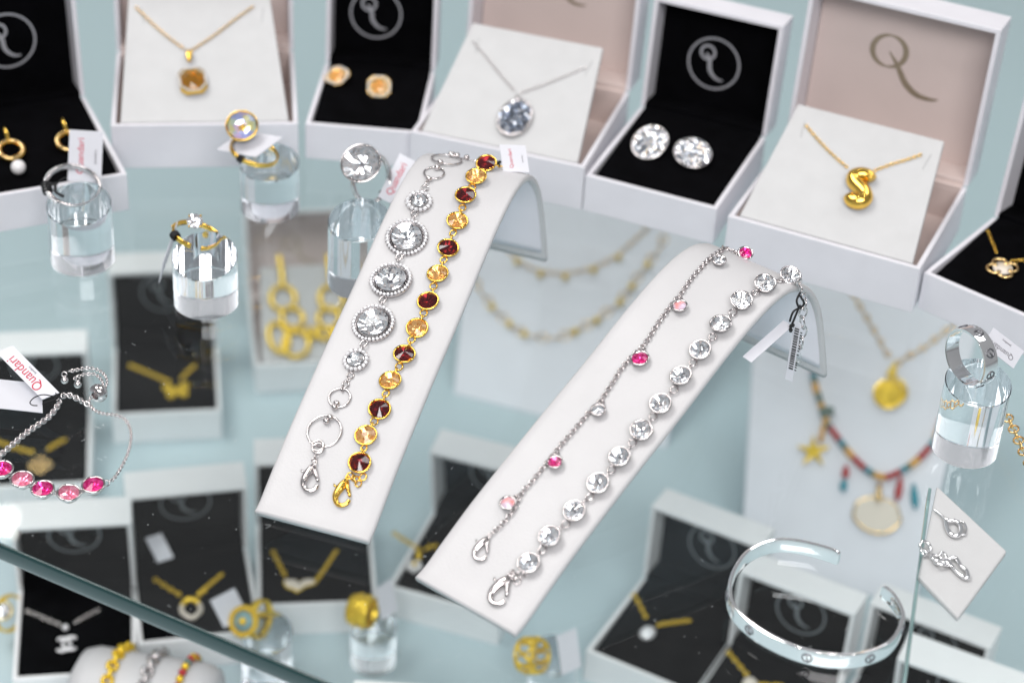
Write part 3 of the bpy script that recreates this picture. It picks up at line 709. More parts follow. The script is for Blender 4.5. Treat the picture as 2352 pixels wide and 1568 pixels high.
ring_g = 'rings on acrylic stands'
s1 = cyl_stand('tall acrylic stand under the silver eternity ring', (176, 637), 1.36, 2.55, .55)
s2 = cyl_stand('acrylic stand under the gold ring with the iridescent crystal', (612, 514), 1.32, 2.15, .5)
s3 = cyl_stand('acrylic stand under the gold solitaire ring', (463, 736), 1.34, 1.95, .75)
s4 = cyl_stand('acrylic stand under the silver ring with the big round crystal, half behind the left ramp', (818, 690), 1.33, 2.9, .55, face=-105)
s5 = cyl_stand('acrylic stand under the wide silver band ring at the right', (2225, 1078), 1.28, 3.0, .5)
def ring_frame(c, nrm, up=Z3): return fr(c, nrm, up)
def hitz(p, z): return G(p, z)
# silver eternity ring
c = hitz((168, 428), 3.05); F_ = ring_frame(c, (.22, -.28, .93), (-.5, .5, .6))
t = thing('ring', 'silver eternity ring set with small crystals standing on the tall acrylic stand', 'ring', F_, ring_g)
mb = MB(); band(mb, F_, 1.08, .26, .10); mb.build('band', 'silver', t)
mb = MB()
for k in range(30):
    a = R(-20+k*7.6); mb.ball(F_ @ T(1.19*math.cos(a), 1.19*math.sin(a), 0) @ RZ(random.uniform(0, 90)) @ RX(40*random.random()), .075, 6, 4, smooth=False)
mb.build('pave_crystals', 'pave', t)
mb = MB()
for k in range(4): mb.torus(F_ @ RZ(148+k*7) @ T(1.12, 0, 0) @ RX(90), .19, .05, 10, 5)
mb.tube(smooth_path([F_ @ Vector(q) for q in ((-.95, .45, .15), (-.8, .2, .3), (-.95, -.1, .25), (-.75, -.45, .2))], 4), .07, 6)
mb.tube(smooth_path([F_ @ Vector(q) for q in ((-.82, .15, .3), (-.5, .25, .4), (-.2, .3, .38))], 4), .035, 5); mb.build('tag_cord', 'cord', t)
# AB crystal ring
c = hitz((584, 349), 2.95); F_ = fr(c, (.28, .02, .95), Vector((0, 1, 0)))
t = thing('ring', 'thin gold ring with a large round iridescent crystal lying on the middle acrylic stand', 'ring', F_, ring_g)
mb = MB(); band(mb, F_, 1.03, .20, .08); mb.build('band', 'gold', t)
c2 = hitz((556, 292), 3.9); F2 = fr(c2, (.05, -.62, .78), Z3)
stone(t, F2 @ T(0, 0, -.1), 'ab', .66, 'gold', .28)
mb = MB(); mb.torus(F_ @ RZ(-115) @ T(1.06, 0, 0) @ RX(90), .13, .07, 10, 6); mb.torus(F_ @ RZ(-122) @ T(1.06, 0, 0) @ RX(90), .13, .06, 10, 6); mb.build('tag_cord', 'cord', t)
# solitaire
c = hitz((452, 541), 2.45); F_ = fr(c, (.28, .08, .95), Vector((-.1, 1, 0)))
t = thing('ring', 'open gold ring with one raised round clear crystal on the lowest acrylic stand', 'ring', F_, ring_g)
mb = MB(); band(mb, F_, .98, .22, .09, a0=-78, a1=258); mb.build('band', 'gold', t)
mb = MB()
for k in range(16):
    for sg in (-1, 1): mb.ball(F_ @ RZ(90+sg*(18+k*4)) @ T(1.08, 0, 0), .055, 6, 4)
mb.build('beading', 'gold', t)
c2 = hitz((448, 509), 3.35); F2 = fr(c2, (.05, -.55, .83), Z3)
b_ = put('crystal', gem_me('table', .34), t, F2 @ T(0, 0, .05))
mb = MB()
for k in range(4):
    a = R(45+90*k); mb.tube([F2 @ Vector((.14*math.cos(a), .14*math.sin(a), -.35)), F2 @ Vector((.34*math.cos(a), .34*math.sin(a), .0)), F2 @ Vector((.33*math.cos(a), .33*math.sin(a), .12))], .04, 6)
mb.torus(F2 @ T(0, 0, -.15), .2, .04, 16, 6); mb.build('claws', 'gold', t)
mb = MB()
for k in range(3): mb.torus(F_ @ RZ(203+k*5) @ T(1.02, 0, 0) @ RX(90), .16, .06, 10, 5)
mb.build('tag_cord', 'cord', t)
# silver ring with big crystal
c2 = hitz((830, 378), 5.0); F2 = fr(c2, (-.12, -.66, .75), Z3)
cR = c2+Vector((.35, .75, -1.1)); F_ = fr(cR, (.72, -.62, .3), Z3)
t = thing('ring', 'silver ring with one very large round clear crystal on the stand beside the left ramp', 'ring', F_, ring_g)
mb = MB(); band(mb, F_, 1.0, .26, .10); mb.build('band', 'silver', t)
stone(t, F2 @ T(0, 0, -.2), 'table', .80, 'silver', .36)
mb = MB(); mb.torus(F_ @ RZ(-60) @ T(1.05, 0, 0) @ RX(90), .16, .08, 10, 6); mb.build('tag_cord', 'cord', t)
# wide silver band ring
c = hitz((2231, 818), 4.3); F_ = fr(c, (-.78, -.48, .0), Vector((-.2, .2, 1)))
t = thing('ring', 'wide plain silver band ring engraved with circled bars on the right acrylic stand', 'ring', F_, ring_g)
mb = MB(); band(mb, F_, 1.08, .62, .10, 64); mb.build('band', 'steel', t, sharp=38)
mb = MB()
for k in range(8): screw_mark(mb, F_ @ RZ(k*45+68) @ T(1.185, 0, 0) @ RY(90) @ RZ(25), .17)
mb.build('engraved_mark', 'engrave', t)

# ------------------------------------------------------------------ tags on the upper shelf
def tagz(label, pz, **kw): return tag(label, [G(p, z) for p, z in pz], **kw)
tagz('upright white tag behind the silver eternity ring', [((232, 420), 2.6), ((237, 303), 4.6), ((150, 297), 4.6), ((155, 415), 2.6)], sc_=1.0, rot=0)
tagz('small white tag behind the iridescent crystal ring', [((498, 345), 2.9), ((560, 300), 3.3), ((632, 285), 3.6), ((588, 362), 3.1)], txt=False)
tagz('thin white tag leaning against the left of the solitaire stand', [((366, 650), .3), ((398, 560), 1.9), ((412, 500), 3.2), ((376, 600), 1.4)], txt=False)
tagz('slanting white tag between the big crystal ring and the left ramp', [((918, 478), 2.8), ((968, 378), 3.9), ((908, 352), 4.3), ((868, 452), 3.1)], sc_=1.0)
tagz('white tag behind the oval silver pendant at the top of the left ramp', [((1216, 396), 6.3), ((1207, 334), 7.2), ((1150, 330), 7.2), ((1156, 394), 6.3)], sc_=1.0)
tagz('white tag behind the wide silver band ring', [((2352, 806), 3.6), ((2282, 752), 4.5), ((2255, 790), 4.2), ((2328, 846), 3.2)], sc_=1.0, col='ink')
Pt, Nt = rR['B']+rR['u']*.5, rR['u']
q = lambda p, o=0: hit(p, Pt+Nt*o, Nt)
tag('narrow white barcode tag hanging upright beside the right ramp', [q((1803, 870)), q((1820, 876), .25), q((1838, 742), .2), q((1824, 738))][:4], txt=False, barcode=False)
F_t = [q((1804, 868), .01), q((1824, 742), .01)]
mb = MB(); ax = (F_t[1]-F_t[0]); tg = ax.normalized(); sd = (q((1820, 876), .26)-q((1803, 870), .01)).normalized(); nn = sd.cross(tg).normalized()
if nn.dot(CP-F_t[0]) < 0: nn = -nn
k = .5
while k < ax.length-.2:
    wd = random.uniform(.03, .07); F_ = frame(F_t[0]+tg*k+nn*.03, tg, sd, nn); mb.box(0, wd, .06, .24, 0, .004, F_)
    if random.random() < .6: mb.box(0, .05, .30, .38, 0, .004, F_)
    k += wd+random.uniform(.03, .07)
bt = mb.build('barcode', 'inkblk', bpy.data.objects[[o.name for o in COL.objects if o.name.startswith('price_tag')][-1]])
tag('narrow blank tag slanting behind the barcode tag', [q((1706, 818), -.3), q((1726, 832), .1), q((1806, 752), .1), q((1800, 735), -.3)], txt=False)
mb = MB(); cdr = lambda *pts: mb.tube(smooth_path([q(p, o) for p, o in pts], 6), .042, 6)
cdr(((1838, 672), .1), ((1830, 690), .2), ((1836, 706), .25), ((1847, 697), .15), ((1838, 680), .2)); cdr(((1838, 706), .2), ((1822, 716), .3), ((1814, 738), .25)); cdr(((1836, 704), .2), ((1826, 728), .2), ((1816, 752), .15))
for k in range(8): mb.ball(T(*(q((1816, 752), .15)+Vector((random.uniform(-.09, .09), random.uniform(-.05, .05), random.uniform(-.16, .12))))), .07, 6, 4)
mb.ball(T(*q((1837, 705), .2)), .09, 8, 5); mb.build('knotted_cord', 'cord', cb)

# ------------------------------------------------------------------ jewellery in the upper boxes
def boxchain(b, t, pts, m, off=.06, pitch=.13, Rl=.065, r=.024, name='chain'):
    P_ = smooth_path([on(b, p, off) for p in pts], 4); mb = MB(); chain(mb, P_, pitch, Rl, r, b['N']); return mb.build(name, m, t)
def bf(b, p, off=0, up=None): return fr(on(b, p, off), b['N'], up or b['up'])
NB = 'necklaces shown in open boxes on the glass shelf'; EB = 'earrings in boxes on the glass shelf'
F_ = bf(bB, (440, 190), .1); t = thing('necklace', 'gold chain necklace with a square honey topaz pendant on a white card', 'necklace', F_, NB)
boxchain(bB, t, [(312, 17), (345, 50), (385, 85), (428, 116)], 'goldp'); boxchain(bB, t, [(440, 116), (490, 83), (540, 45), (585, 13)], 'goldp')
mb = MB(); Fb = bf(bB, (434, 128), .2); mb.tube([Fb @ Vector(v) for v in ((0, .3, 0), (0, .1, .1), (0, -.15, .08), (0, -.35, 0))], [.13, .17, .15, .08], 10, flat=.5, up=tuple(bB['N'])); mb.build('bail', 'gold', t)
Fp = bf(bB, (443, 190), .05) @ RZ(8) @ RX(-4)
mb = MB(); mb.prism([(x*1.0, y*1.15) for x, y in ((-.62, -.38), (-.38, -.62), (.38, -.62), (.62, -.38), (.62, .38), (.38, .62), (-.38, .62), (-.62, .38))], .22, Fp)
for k in range(30):
    a = 2*math.pi*k/30; q_ = max(abs(math.cos(a)), abs(math.sin(a)), (abs(math.cos(a))+abs(math.sin(a)))/1.45); mb.ball(Fp @ T(.58*math.cos(a)/q_, .66*math.sin(a)/q_, .24), .06, 5, 4, mi=1, smooth=False)
pd = mb.build('pendant', ['gold', 'pave'], t)
g8 = gem_me('topaz', .56); put('crystal', g8, pd, Fp @ T(0, 0, .24) @ RZ(22.5))
# D: silver oval druzy pendant
F_ = bf(bD, (1180, 270), .1); t = thing('necklace', 'fine silver necklace with an oval grey glitter pendant on a white card', 'necklace', F_, NB)
boxchain(bD, t, [(1086, 95), (1120, 135), (1155, 178), (1186, 213)], 'silver', Rl=.05, r=.018); boxchain(bD, t, [(1196, 213), (1240, 198), (1290, 178), (1345, 155)], 'silver', Rl=.05, r=.018)
def druzy(t, Fp, rx, ry, m, rimm, name='pendant', seeds=130):
    mb = MB(); mb.lathe([(1e-6, 0), (1.0, 0), (1.08, .10/rx), (1.06, .22/rx), (.97, .24/rx), (.95, .18/rx), (1e-6, .18/rx)], 32, Fp @ Matrix.Diagonal((rx, ry, rx, 1)))
    o = mb.build(name, rimm, t); mb = MB()
    for k in range(seeds):
        a = k*2.39996; rr = math.sqrt((k+.5)/seeds)*.93; s_ = .058*random.uniform(.7, 1.6)
        mb.ball(Fp @ T(rr*math.cos(a)*rx, rr*math.sin(a)*ry, .2+.10*(1-rr*rr)) @ Matrix.Rotation(random.uniform(0, 3), 4, Vector((random.random(), random.random(), random.random()+.1))), s_*rx/.6, 5, 4, smooth=False)
    mb.build('glitter_stone', m, o); return o
druzy(t, bf(bD, (1183, 275), .0) @ RZ(-3), .74, 1.0, 'druzy', 'silver'); mb = MB(); mb.torus(bf(bD, (1190, 222), .15) @ RX(60), .1, .03, 12, 5); mb.build('bail', 'silver', t)
# F: S pendant
F_ = bf(bF, (1972, 430), .1); t = thing('necklace', 'gold chain necklace with a puffy gold letter S pendant on a white card', 'necklace', F_, NB)
boxchain(bF, t, [(1851, 288), (1880, 322), (1912, 355), (1950, 388)], 'gold', Rl=.06); boxchain(bF, t, [(2008, 392), (2045, 378), (2085, 366), (2122, 353)], 'gold', Rl=.06)
sp_ = [(2003, 412), (1994, 403), (1978, 400), (1963, 405), (1962, 417), (1974, 430), (1985, 442), (1986, 455), (1974, 463), (1957, 460), (1949, 450)]
SP = smooth_path([on(bF, p, .26) for p in sp_], 4); n = len(SP)
mb = MB(); mb.tube(SP, [.17+.18*math.sin(math.pi*min(1, max(0, (i+2)/(n+3))))**.5+(.05 if i > n*.62 else 0)*math.sin(math.pi*(i-n*.62)/(n*.38)) if True else .2 for i in range(n)], 12, up=tuple(bF['N'])); mb.build('letter_pendant', 'gold', t)
# G: clover
F_ = bf(bG, (2305, 615), .1); t = thing('necklace', 'gold clover outline necklace in the black lined box at the right edge', 'necklace', F_, NB)
boxchain(bG, t, [(2268, 528), (2278, 552), (2290, 582)], 'gold'); boxchain(bG, t, [(2322, 600), (2340, 598), (2365, 595)], 'gold')
mb = MB(); Fc = bf(bG, (2303, 616), .1)
for a in (45, 135, 225, 315):
    mb.tube([Fc @ RZ(a) @ Vector((.36+.31*math.cos(R(q_)), .31*math.sin(R(q_)), 0)) for q_ in range(-130, 131, 20)], .075, 6)
clv = mb.build('clover_pendant', 'goldp', t); mb = MB(); mb.lathe([(1e-6, -.03), (.42, -.03), (.42, .03), (1e-6, .03)], 16, Fc); mb.build('shell_inlay', 'shell', clv)
# C studs
for p, rz in (((776, 180), -30), ((871, 203), 5)):
    Fp = bf(bC, p, .15) @ RZ(rz) @ RX(32 if rz > 0 else 18)
    t = thing('earring', 'gold octagonal stud with crystal border, '+('tilted left one in the small box' if rz < 0 else 'right one in the small box'), 'earring', Fp, EB)
    oc = [(-.5, -.28), (-.28, -.5), (.28, -.5), (.5, -.28), (.5, .28), (.28, .5), (-.28, .5), (-.5, .28)]
    mb = MB(); mb.prism([(x*1.12, y*1.12) for x, y in oc], .2, Fp)
    for k in range(24):
        a = 2*math.pi*k/24; q_ = max(abs(math.cos(a)), abs(math.sin(a)), (abs(math.cos(a))+abs(math.sin(a)))/1.42); mb.ball(Fp @ T(.5*math.cos(a)/q_, .5*math.sin(a)/q_, .22), .065, 5, 4, mi=1, smooth=False)
    o = mb.build('setting', ['goldp', 'pave'], t); put('crystal', gem_me('topaz', .38), o, Fp @ T(0, 0, .22) @ RZ(22.5))
# E studs
for p, rx, ry, rz, k in (((1494, 332), .80, .90, -6, 0), ((1590, 357), .83, .86, 30, 1)):
    Fp = bf(bE, p, .25) @ RZ(rz) @ RX(26 if k == 0 else 16)
    t = thing('earring', 'large white oval glitter stud earring, '+('left one of the pair, leaning back' if k == 0 else 'right one of the pair, nearer the box edge'), 'earring', Fp, EB)
    druzy(t, Fp, rx, ry, 'druzy_w', 'silver', 'setting', 260)
# A hoops with pearls
for p, prl, k in (((25, 345), (42, 384), 0), ((158, 325), None, 1)):
    Fp = bf(bA, p, .3) @ RX(18)
    t = thing('earring', 'gold ring hoop earring '+('with a hanging pearl at the left edge of the photo' if k == 0 else 'half hidden by the upright white tag'), 'earring', Fp, EB)
    mb = MB(); mb.torus(Fp, .52, .13, 28, 10); mb.torus(Fp @ T(-.02, 0, .07), .52, .09, 28, 8, mi=1)
    mb.build('hoop', ['gold', 'goldp'], t)
    mb = MB(); mb.tube(smooth_path([Fp @ Vector(v) for v in ((0, .45, .1), (-.02, .75, .22), (-.03, 1.05, .22), (-.03, 1.25, .05))], 4), .12, 8, flat=.6); mb.build('top_bar', 'gold', t)
    if prl: mb = MB(); mb.ball(T(*on(bA, prl, .35)), .33, 20, 12); mb.build('pearl', 'pearl', t)
# ------------------------------------------------------------------ pink slider bracelet lying on the glass, left
sb = thing('bracelet', 'silver slider bracelet with five pink crystals lying on the glass at the left edge', 'bracelet', T(*G((150, 1110), 0)))
pk = [(2.8, 1072, 'rose'), (50, 1096, 'pink'), (98, 1118, 'rose'), (157, 1127, 'pink'), (215, 1109, 'rose')]
ps = [G((x, y), .36) for x, y, k in pk]
for i, X in enumerate(ps):
    a, b = ps[max(0, i-1)], ps[min(4, i+1)]; y = (b-a).normalized()
    F_ = fr(X-Z3*.34, Vector((random.uniform(-.06, .06), -.10, 1)), y); stone(sb, F_, pk[i][2], .385, 'silver', .30)
for i in range(4):
    a, b = ps[i], ps[i+1]; y = (b-a).normalized(); gp = (b-a).length-.84; c = (a+b)/2-Z3*.2
    link(sb, c-y*.06, y, Z3, 'silver', .09, .028, 1.1, 15); link(sb, c+y*.06, y, Z3, 'silver', .08, .026, 1.1, 70)
link(sb, G((243, 1109), .2), G((256, 1103), .2)-G((232, 1112), .2), Vector((.3, -.3, 1)), 'silver', .13, .03, 1.1)
def boxlink(mb, P_, pitch=.105, s=.062):
    Q = resample(P_, pitch)
    for i in range(len(Q)-1):
        t_ = (Q[i+1]-Q[i]).normalized(); c = (Q[i]+Q[i+1])/2; n = (Z3-t_*Z3.dot(t_)).normalized()
        mb.torus(frame(c, t_.cross(n), t_, n) @ RY(45 if i % 2 else -45), s, s*.42, 8, 5, 1, 1.1)
mb = MB()
A1 = [((250, 1106), .2), ((262, 1098), .2), ((277, 1075), .25), ((291, 1047), .35), ((300, 1016), .5), ((300, 988), .6), ((287, 963), .7), ((264, 953), .7), ((239, 950), .6), ((217, 942), .5), ((204, 926), .5), ((208, 914), .6), ((216, 908), .65)]
A2 = [((203, 929), .5), ((192, 923), .6), ((180, 916), .8), ((155, 906), 1.0), ((139, 912), 1.0)]
A3 = [((137, 918), 1.0), ((132, 932), .9), ((112, 957), .7), ((84, 977), .6), ((56, 997), .5), ((34, 1016), .4), ((2, 1044), .3), ((-25, 1075), .3)]
A4 = [((240, 893), .6), ((246, 878), .6), ((241, 862), .6), ((226, 850), .6), ((202, 845), .6), ((174, 850), .6), ((152, 853), .6)]
A5 = [((236, 890), .6), ((235, 876), .6), ((220, 860), .6), ((197, 859), .6), ((181, 864), .6), ((170, 870), .6)]
for A_, pt, s_ in ((A1, .10, .06), (A2, .13, .095), (A3, .13, .095), (A4, .10, .06), (A5, .10, .06)):
    boxlink(mb, smooth_path([G(p, z) for p, z in A_], 4), pt, s_)
mb.build('box_chain', 'silver', sb)
Xb = G((226, 902), .65); dr = (G((236, 892), .65)-G((214, 912), .65)).normalized(); Fb = frame(Xb, dr.cross(Z3).normalized(), dr.cross(dr.cross(Z3).normalized())*-1, dr)
mb = MB().lathe([(.16, -.24), (.28, -.22), (.36, -.10), (.375, 0), (.36, .10), (.28, .22), (.16, .24), (.14, .18), (.14, -.18), (.16, -.24)], 24, Fb, cap=False); mb.build('slider_bead', 'silver', sb)
for p in ((148.5, 873), (178.6, 883)): mb = MB(); mb.ball(T(*G(p, .3)), .15, 16, 10); mb.torus(T(*G((p[0]-1, p[1]-14), .45)) @ RX(60), .1, .028, 10, 5); mb.build('end_ball', 'silver', sb)
tagz('white tag with red print turned upside down beside the pink slider bracelet', [((136, 901), 1.1), ((29.5, 793), 1.6), ((-12, 845), 1.3), ((97, 917), .9)], sc_=1.0, small='Jewellery')
mb = MB()
lt = tagz('blank white tag under the upside down tag at the left edge', [((-45, 932), .5), ((98, 947), .5), ((121, 913), .7), ((-45, 866), .6)], txt=False, cords=(
    [G((x, y), 1.55) for x, y in ((128, 911), (100, 906), (80, 912), (69, 923), (74, 930), (86, 931))], [G((x, y), 1.4) for x, y in ((97, 928), (112, 921), (128, 917))], [G((x, y), 1.25) for x, y in ((128, 902), (131, 912), (133, 922), (126, 916), (132, 908), (138, 914))]))

# ------------------------------------------------------------------ cuff bangle
zc = .70
cz = [(1090, 560), (1010, 528), (900, 497), (800, 476), (700, 465), (610, 475), (520, 505), (440, 556), (380, 630), (335, 720), (318, 820), (352, 930), (450, 1035), (600, 1135), (800, 1222), (1000, 1266), (1200, 1268), (1380, 1215), (1480, 1130), (1528, 1010), (1505, 920), (1455, 840), (1388, 785)]
CPt = smooth_path([G(((1600+x/2.94)/1.0204, (1100+y/2.94)/1.0204), zc) for x, y in cz], 6)
for q_ in CPt: q_.z = 0
cen = sum(CPt, Vector())/len(CPt)
cu = thing('bangle', 'open silver cuff bangle with engraved circled bars standing on the glass, lower right', 'bangle', T(cen.x, cen.y, 0))
mb = MB(); vs = []; n = len(CPt); hh = .66; tk = .12
nrm = []
for i, p in enumerate(CPt):
    t_ = (CPt[min(n-1, i+1)]-CPt[max(0, i-1)]).normalized(); o = t_.cross(Z3)
    if o.dot(p-cen) < 0: o = -o
    nrm.append(o); e = min(i, n-1-i); k = 1 if e > 2 else (.74, .92, .98)[e]
    zc_ = .04+hh/2
    for (a, z) in ((.0, .485), (-.03, .5), (-tk*.85, .46), (-tk, .38), (-tk, -.38), (-tk*.85, -.46), (-.03, -.5), (.03, -.45), (.045, -.22), (.05, 0), (.045, .22), (.03, .45)):
        vs.append(p+o*a+Z3*(zc_+z*hh*k))
N_ = 12
mb.add(vs, [(i*N_+k, i*N_+(k+1) % N_, (i+1)*N_+(k+1) % N_, (i+1)*N_+k) for i in range(n-1) for k in range(N_)]+[tuple(range(N_)), tuple((n-1)*N_+k for k in range(N_-1, -1, -1))])
cb_ = mb.build('cuff_band', 'steel', cu, sharp=38)
mb = MB()
for i in range(8, n-6, 13):
    o = nrm[i]; p = CPt[i]+o*.055+Z3*(.04+hh/2); screw_mark(mb, frame(p, Z3.cross(o).normalized(), Z3, o) @ RZ(20), .17)
mb.build('engraved_mark', 'engrave', cu)

# ------------------------------------------------------------------ right side of the glass shelf
pa, pb = G((2078, 1580)), G((2134, 1150)); px_ = (pb-pa).normalized(); pn = px_.cross(Z3)
Fd = frame(pa+Z3*.004, px_, Z3.cross(px_), Z3); L = (pb-pa).length
dv = thing('glass_divider', 'low clear glass divider standing on the shelf right of the cuff bangle', 'glass panel', Fd)
MB().box(0, L, 0, .12, .03, .6, Fd).build('glass_panel', 'pane', dv)
mb = MB().box(0, L, 0.002, .118, 0, .03, Fd).box(L, L+.02, .002, .118, 0, .6, Fd); mb.build('polished_edge', 'edgel', dv)
cdc = [G((2109, 1322), .32), G((2201, 1418), .32), G((2313, 1264), .32), G((2152, 1114), .32)]
x = (cdc[1]-cdc[0]).normalized(); Fc = frame(cdc[0], x, Z3.cross(x), Z3)
t = thing('card_reflection', 'reflection of a white card with two silver drop earrings, built as a solid card', 'reflected card', Fc)  # solid card and earrings stand in for a reflection in the glass
bev(MB().slab(cdc, .26).build('card', 'card', t), .08)
def silver_pts(mb, pts, r_, z=.45, n=4): return mb.tube(smooth_path([G(((2000+x/3.135)/1.0204, (1000+y/3.135)/1.0204), z) for x, y in pts], n), r_, 8)
t = thing('earring', 'reflected silver earring with a pear shaped open drop, upper one on the card', 'earring', Fc)
mb = MB(); silver_pts(mb, [(590, 605), (620, 625), (650, 650), (670, 670)], .045); mb.build('hook', 'steel', t)
mb = MB(); silver_pts(mb, [(672, 670), (700, 690), (745, 690), (785, 720), (790, 770), (760, 800), (715, 785), (690, 735), (680, 690)], .09); silver_pts(mb, [(770, 690), (810, 700), (830, 740), (820, 790), (790, 790)], .035, .4); mb.build('open_drop', 'steel', t)
t = thing('earring', 'reflected silver earring with a knotted top and long twisted loop on the card', 'earring', Fc)
mb = MB()
for c_, r_ in (((530, 880), .22), ((520, 920), .14), ((610, 960), .2), ((640, 1000), .2), ((660, 950), .14), ((680, 1000), .12)):
    mb.torus(T(*G(((2000+c_[0]/3.135)/1.0204, (1000+c_[1]/3.135)/1.0204), .48)) @ RZ(random.uniform(0, 180)) @ RX(random.uniform(10, 50)), r_, .06, 16, 6)
mb.build('knot', 'steel', t)
mb = MB(); silver_pts(mb, [(690, 975), (730, 1030), (790, 1090), (840, 1110), (835, 1060), (790, 1020), (750, 960), (700, 970)], .08); mb.build('twisted_loop', 'steel', t)
t = thing('necklace', 'reflection of a pale gold link chain, built as a chain lying on the glass', 'necklace', T(*G((2330, 990))))  # solid chain standing in for a ghostly reflection in the glass
mb = MB(); chain(mb, smooth_path([G(p, .12) for p in ((2282, 905), (2300, 935), (2318, 965), (2335, 1000), (2352, 1040), (2372, 1080))], 5), .36, .2, .045, Z3, 1.1, 12, 5); mb.build('chain', 'goldp', t)

# ================================================================== lower shelf
LB = dict(low=True, h=2.0, lidh=4.7, lidt=1.8, lean=-9, d=6.4, group=LOBOX)
def lb(label, FL, yaw, w_=6.1, **kw):
    a = dict(LB); a.update(kw); return jbox(label, FL, None, LZ, 'black', w_, yaw=yaw, **a)
l1 = lb('black lined box with the gold butterfly necklace, under the solitaire ring stand', (257, 954), 10, lean=2, lidt=2.2, lidh=5.2)
l3 = lb('black lined box with the gold quatrefoil necklace, under the pink slider bracelet', (-58, 1122), 10)
l4 = lb('black lined box with the silver interlocked arcs necklace, in the lower left corner', (28, 1560), 10, w_=5.9)
l5 = lb('black lined box with the gold padlock necklace, crossed by the glass edge', (318, 1479), 14)
l6 = lb('black lined box with the winged gold necklace, under the foot of the left ramp', (590, 1392), 8)
l7 = lb('black lined box with the pearl flower necklace, between the feet of the two ramps', (890, 1346), -17)
l8 = lb('black lined box with the silver pear pendant, right of the foot of the right ramp', (1345, 1492), -27, lean=2)
l9 = lb('black lined box seen through the open cuff bangle', (1545, 1655), -27, lean=2)
l10 = lb('black lined box just right of the one seen through the cuff bangle', (1850, 1735), -27, lean=2)
l11 = lb('black lined box at the bottom right corner beyond the glass divider', (1935, 1850), -25)
l12 = lb('black lined box at the bottom edge behind the wide gold band stand', (775, 2020), 0)
l2 = jbox('white box with a white card and the gold link drop earrings', (585, 840), None, LZ, 'white', 6.6, yaw=11, low=True, h=2.0, lidh=5.2, d=7.1, lean=35, group='white box on the lower shelf')
NL = 'necklaces in the black boxes on the lower shelf'
def vchain(label, b, lft, rgt, m='goldy', pitch=.26, Rl=.10, r_=.055, at=None):
    t = thing('necklace', label, 'necklace', bf(b, at or lft[-1], .1), NL)
    for s_ in (lft, rgt):
        boxchain(b, t, s_, m, .08, pitch, Rl, r_)
    return t
def plate(b, t, p, pts, m, s, th=.16, name='pendant', rz=0):
    F_ = bf(b, p, .06) @ RZ(rz); mb = MB(); mb.prism([(x*s, y*s) for x, y in pts], th, F_); o = mb.build(name, m, t); bev(o, .05); return o, F_
t = vchain('gold necklace with a butterfly pendant', l1, [(297, 838), (345, 858), (397, 880)], [(449, 838), (430, 855), (411, 876)])
bfly = [(0, .15), (.25, .55), (.75, .75), (.95, .45), (.75, .08), (.45, -.02), (.78, -.3), (.62, -.72), (.25, -.7), (0, -.25), (-.25, -.7), (-.62, -.72), (-.78, -.3), (-.45, -.02), (-.75, .08), (-.95, .45), (-.75, .75), (-.25, .55)]
plate(l1, t, (406, 900), bfly, 'goldy', .85, .2, rz=6)
t = vchain('gold necklace with an open quatrefoil pendant', l3, [(-10, 1012), (35, 1028), (82, 1040)], [(152, 1008), (125, 1022), (101, 1038)])
mb = MB(); Fq = bf(l3, (93, 1068), .12)
for a in (0, 90, 180, 270): mb.torus(Fq @ RZ(a) @ T(.36, 0, 0), .25, .11, 18, 6)
mb.build('quatrefoil_pendant', 'goldp', t)
t = vchain('silver necklace with a pendant of two interlocked arcs', l4, [(60, 1402), (100, 1418), (142, 1436)], [(230, 1398), (195, 1416), (162, 1434)], 'silver', .22, .085, .04)
mb = MB(); Fq = bf(l4, (153, 1478), .15)
for sg in (1, -1):
    mb.tube([Fq @ Vector((sg*.22+sg*.36*math.cos(R(a)), .42*math.sin(R(a)), .03*sg)) for a in range(45, 316, 15)] if False else [Fq @ Vector((sg*(.20-.38*math.cos(R(a))), .42*math.sin(R(a)), .03*sg)) for a in range(-130, 131, 13)], .085, 6)
mb.ball(bf(l4, (150, 1440), .2), .17, 10, 6); mb.build('arcs_pendant', 'pave', t)
t = vchain('gold necklace with a rounded padlock pendant', l5, [(354, 1328), (388, 1350), (422, 1370)], [(512, 1316), (484, 1340), (450, 1366)])
mb = MB(); Fq = bf(l5, (439, 1398), .15); mb.tube([Fq @ Vector(v) for v in smooth_path([(-.42, .3, 0), (-.48, -.1, 0), (-.2, -.5, 0), (0, -.6, 0), (.2, -.5, 0), (.48, -.1, 0), (.42, .3, 0)], 4)], .13, 8); lk = mb.build('lock_body', 'shell', t)
mb = MB(); mb.tube([Fq @ Vector(v) for v in smooth_path([(-.42, .3, 0), (-.25, .55, .05), (0, .6, .1), (.25, .55, .05), (.42, .3, 0)], 4)], .15, 8)
for p in ((458, 1364), (469, 1356)): mb.ball(bf(l5, p, .15), .17, 10, 6)
mb.build('shackle', 'goldy', t)
t = vchain('gold necklace with a pale winged pendant', l6, [(626, 1264), (643, 1298), (660, 1330)], [(774, 1262), (748, 1302), (722, 1340)])
wing = [(0, -.1), (.2, .22), (.6, .3), (.98, .22), (1.0, -.1), (.7, -.2), (.35, -.3), (.1, -.55), (-.2, -.75), (-.45, -.5), (-.8, -.35), (-1.0, .05), (-.95, .3), (-.5, .3), (-.2, .22)]
o, Fq = plate(l6, t, (688, 1342), wing, 'shell', .78, .2); mb = MB(); mb.tube([Fq @ Vector((x*.80, y*.80, .1)) for x, y in wing], .06, 6, True); mb.build('gold_rim', 'goldy', o)
t = vchain('gold necklace with a white pearl flower pendant', l7, [(903, 1222), (933, 1242), (962, 1260)], [(1006, 1251), (990, 1255), (974, 1262)])
mb = MB(); Fq = bf(l7, (952, 1300), .2)
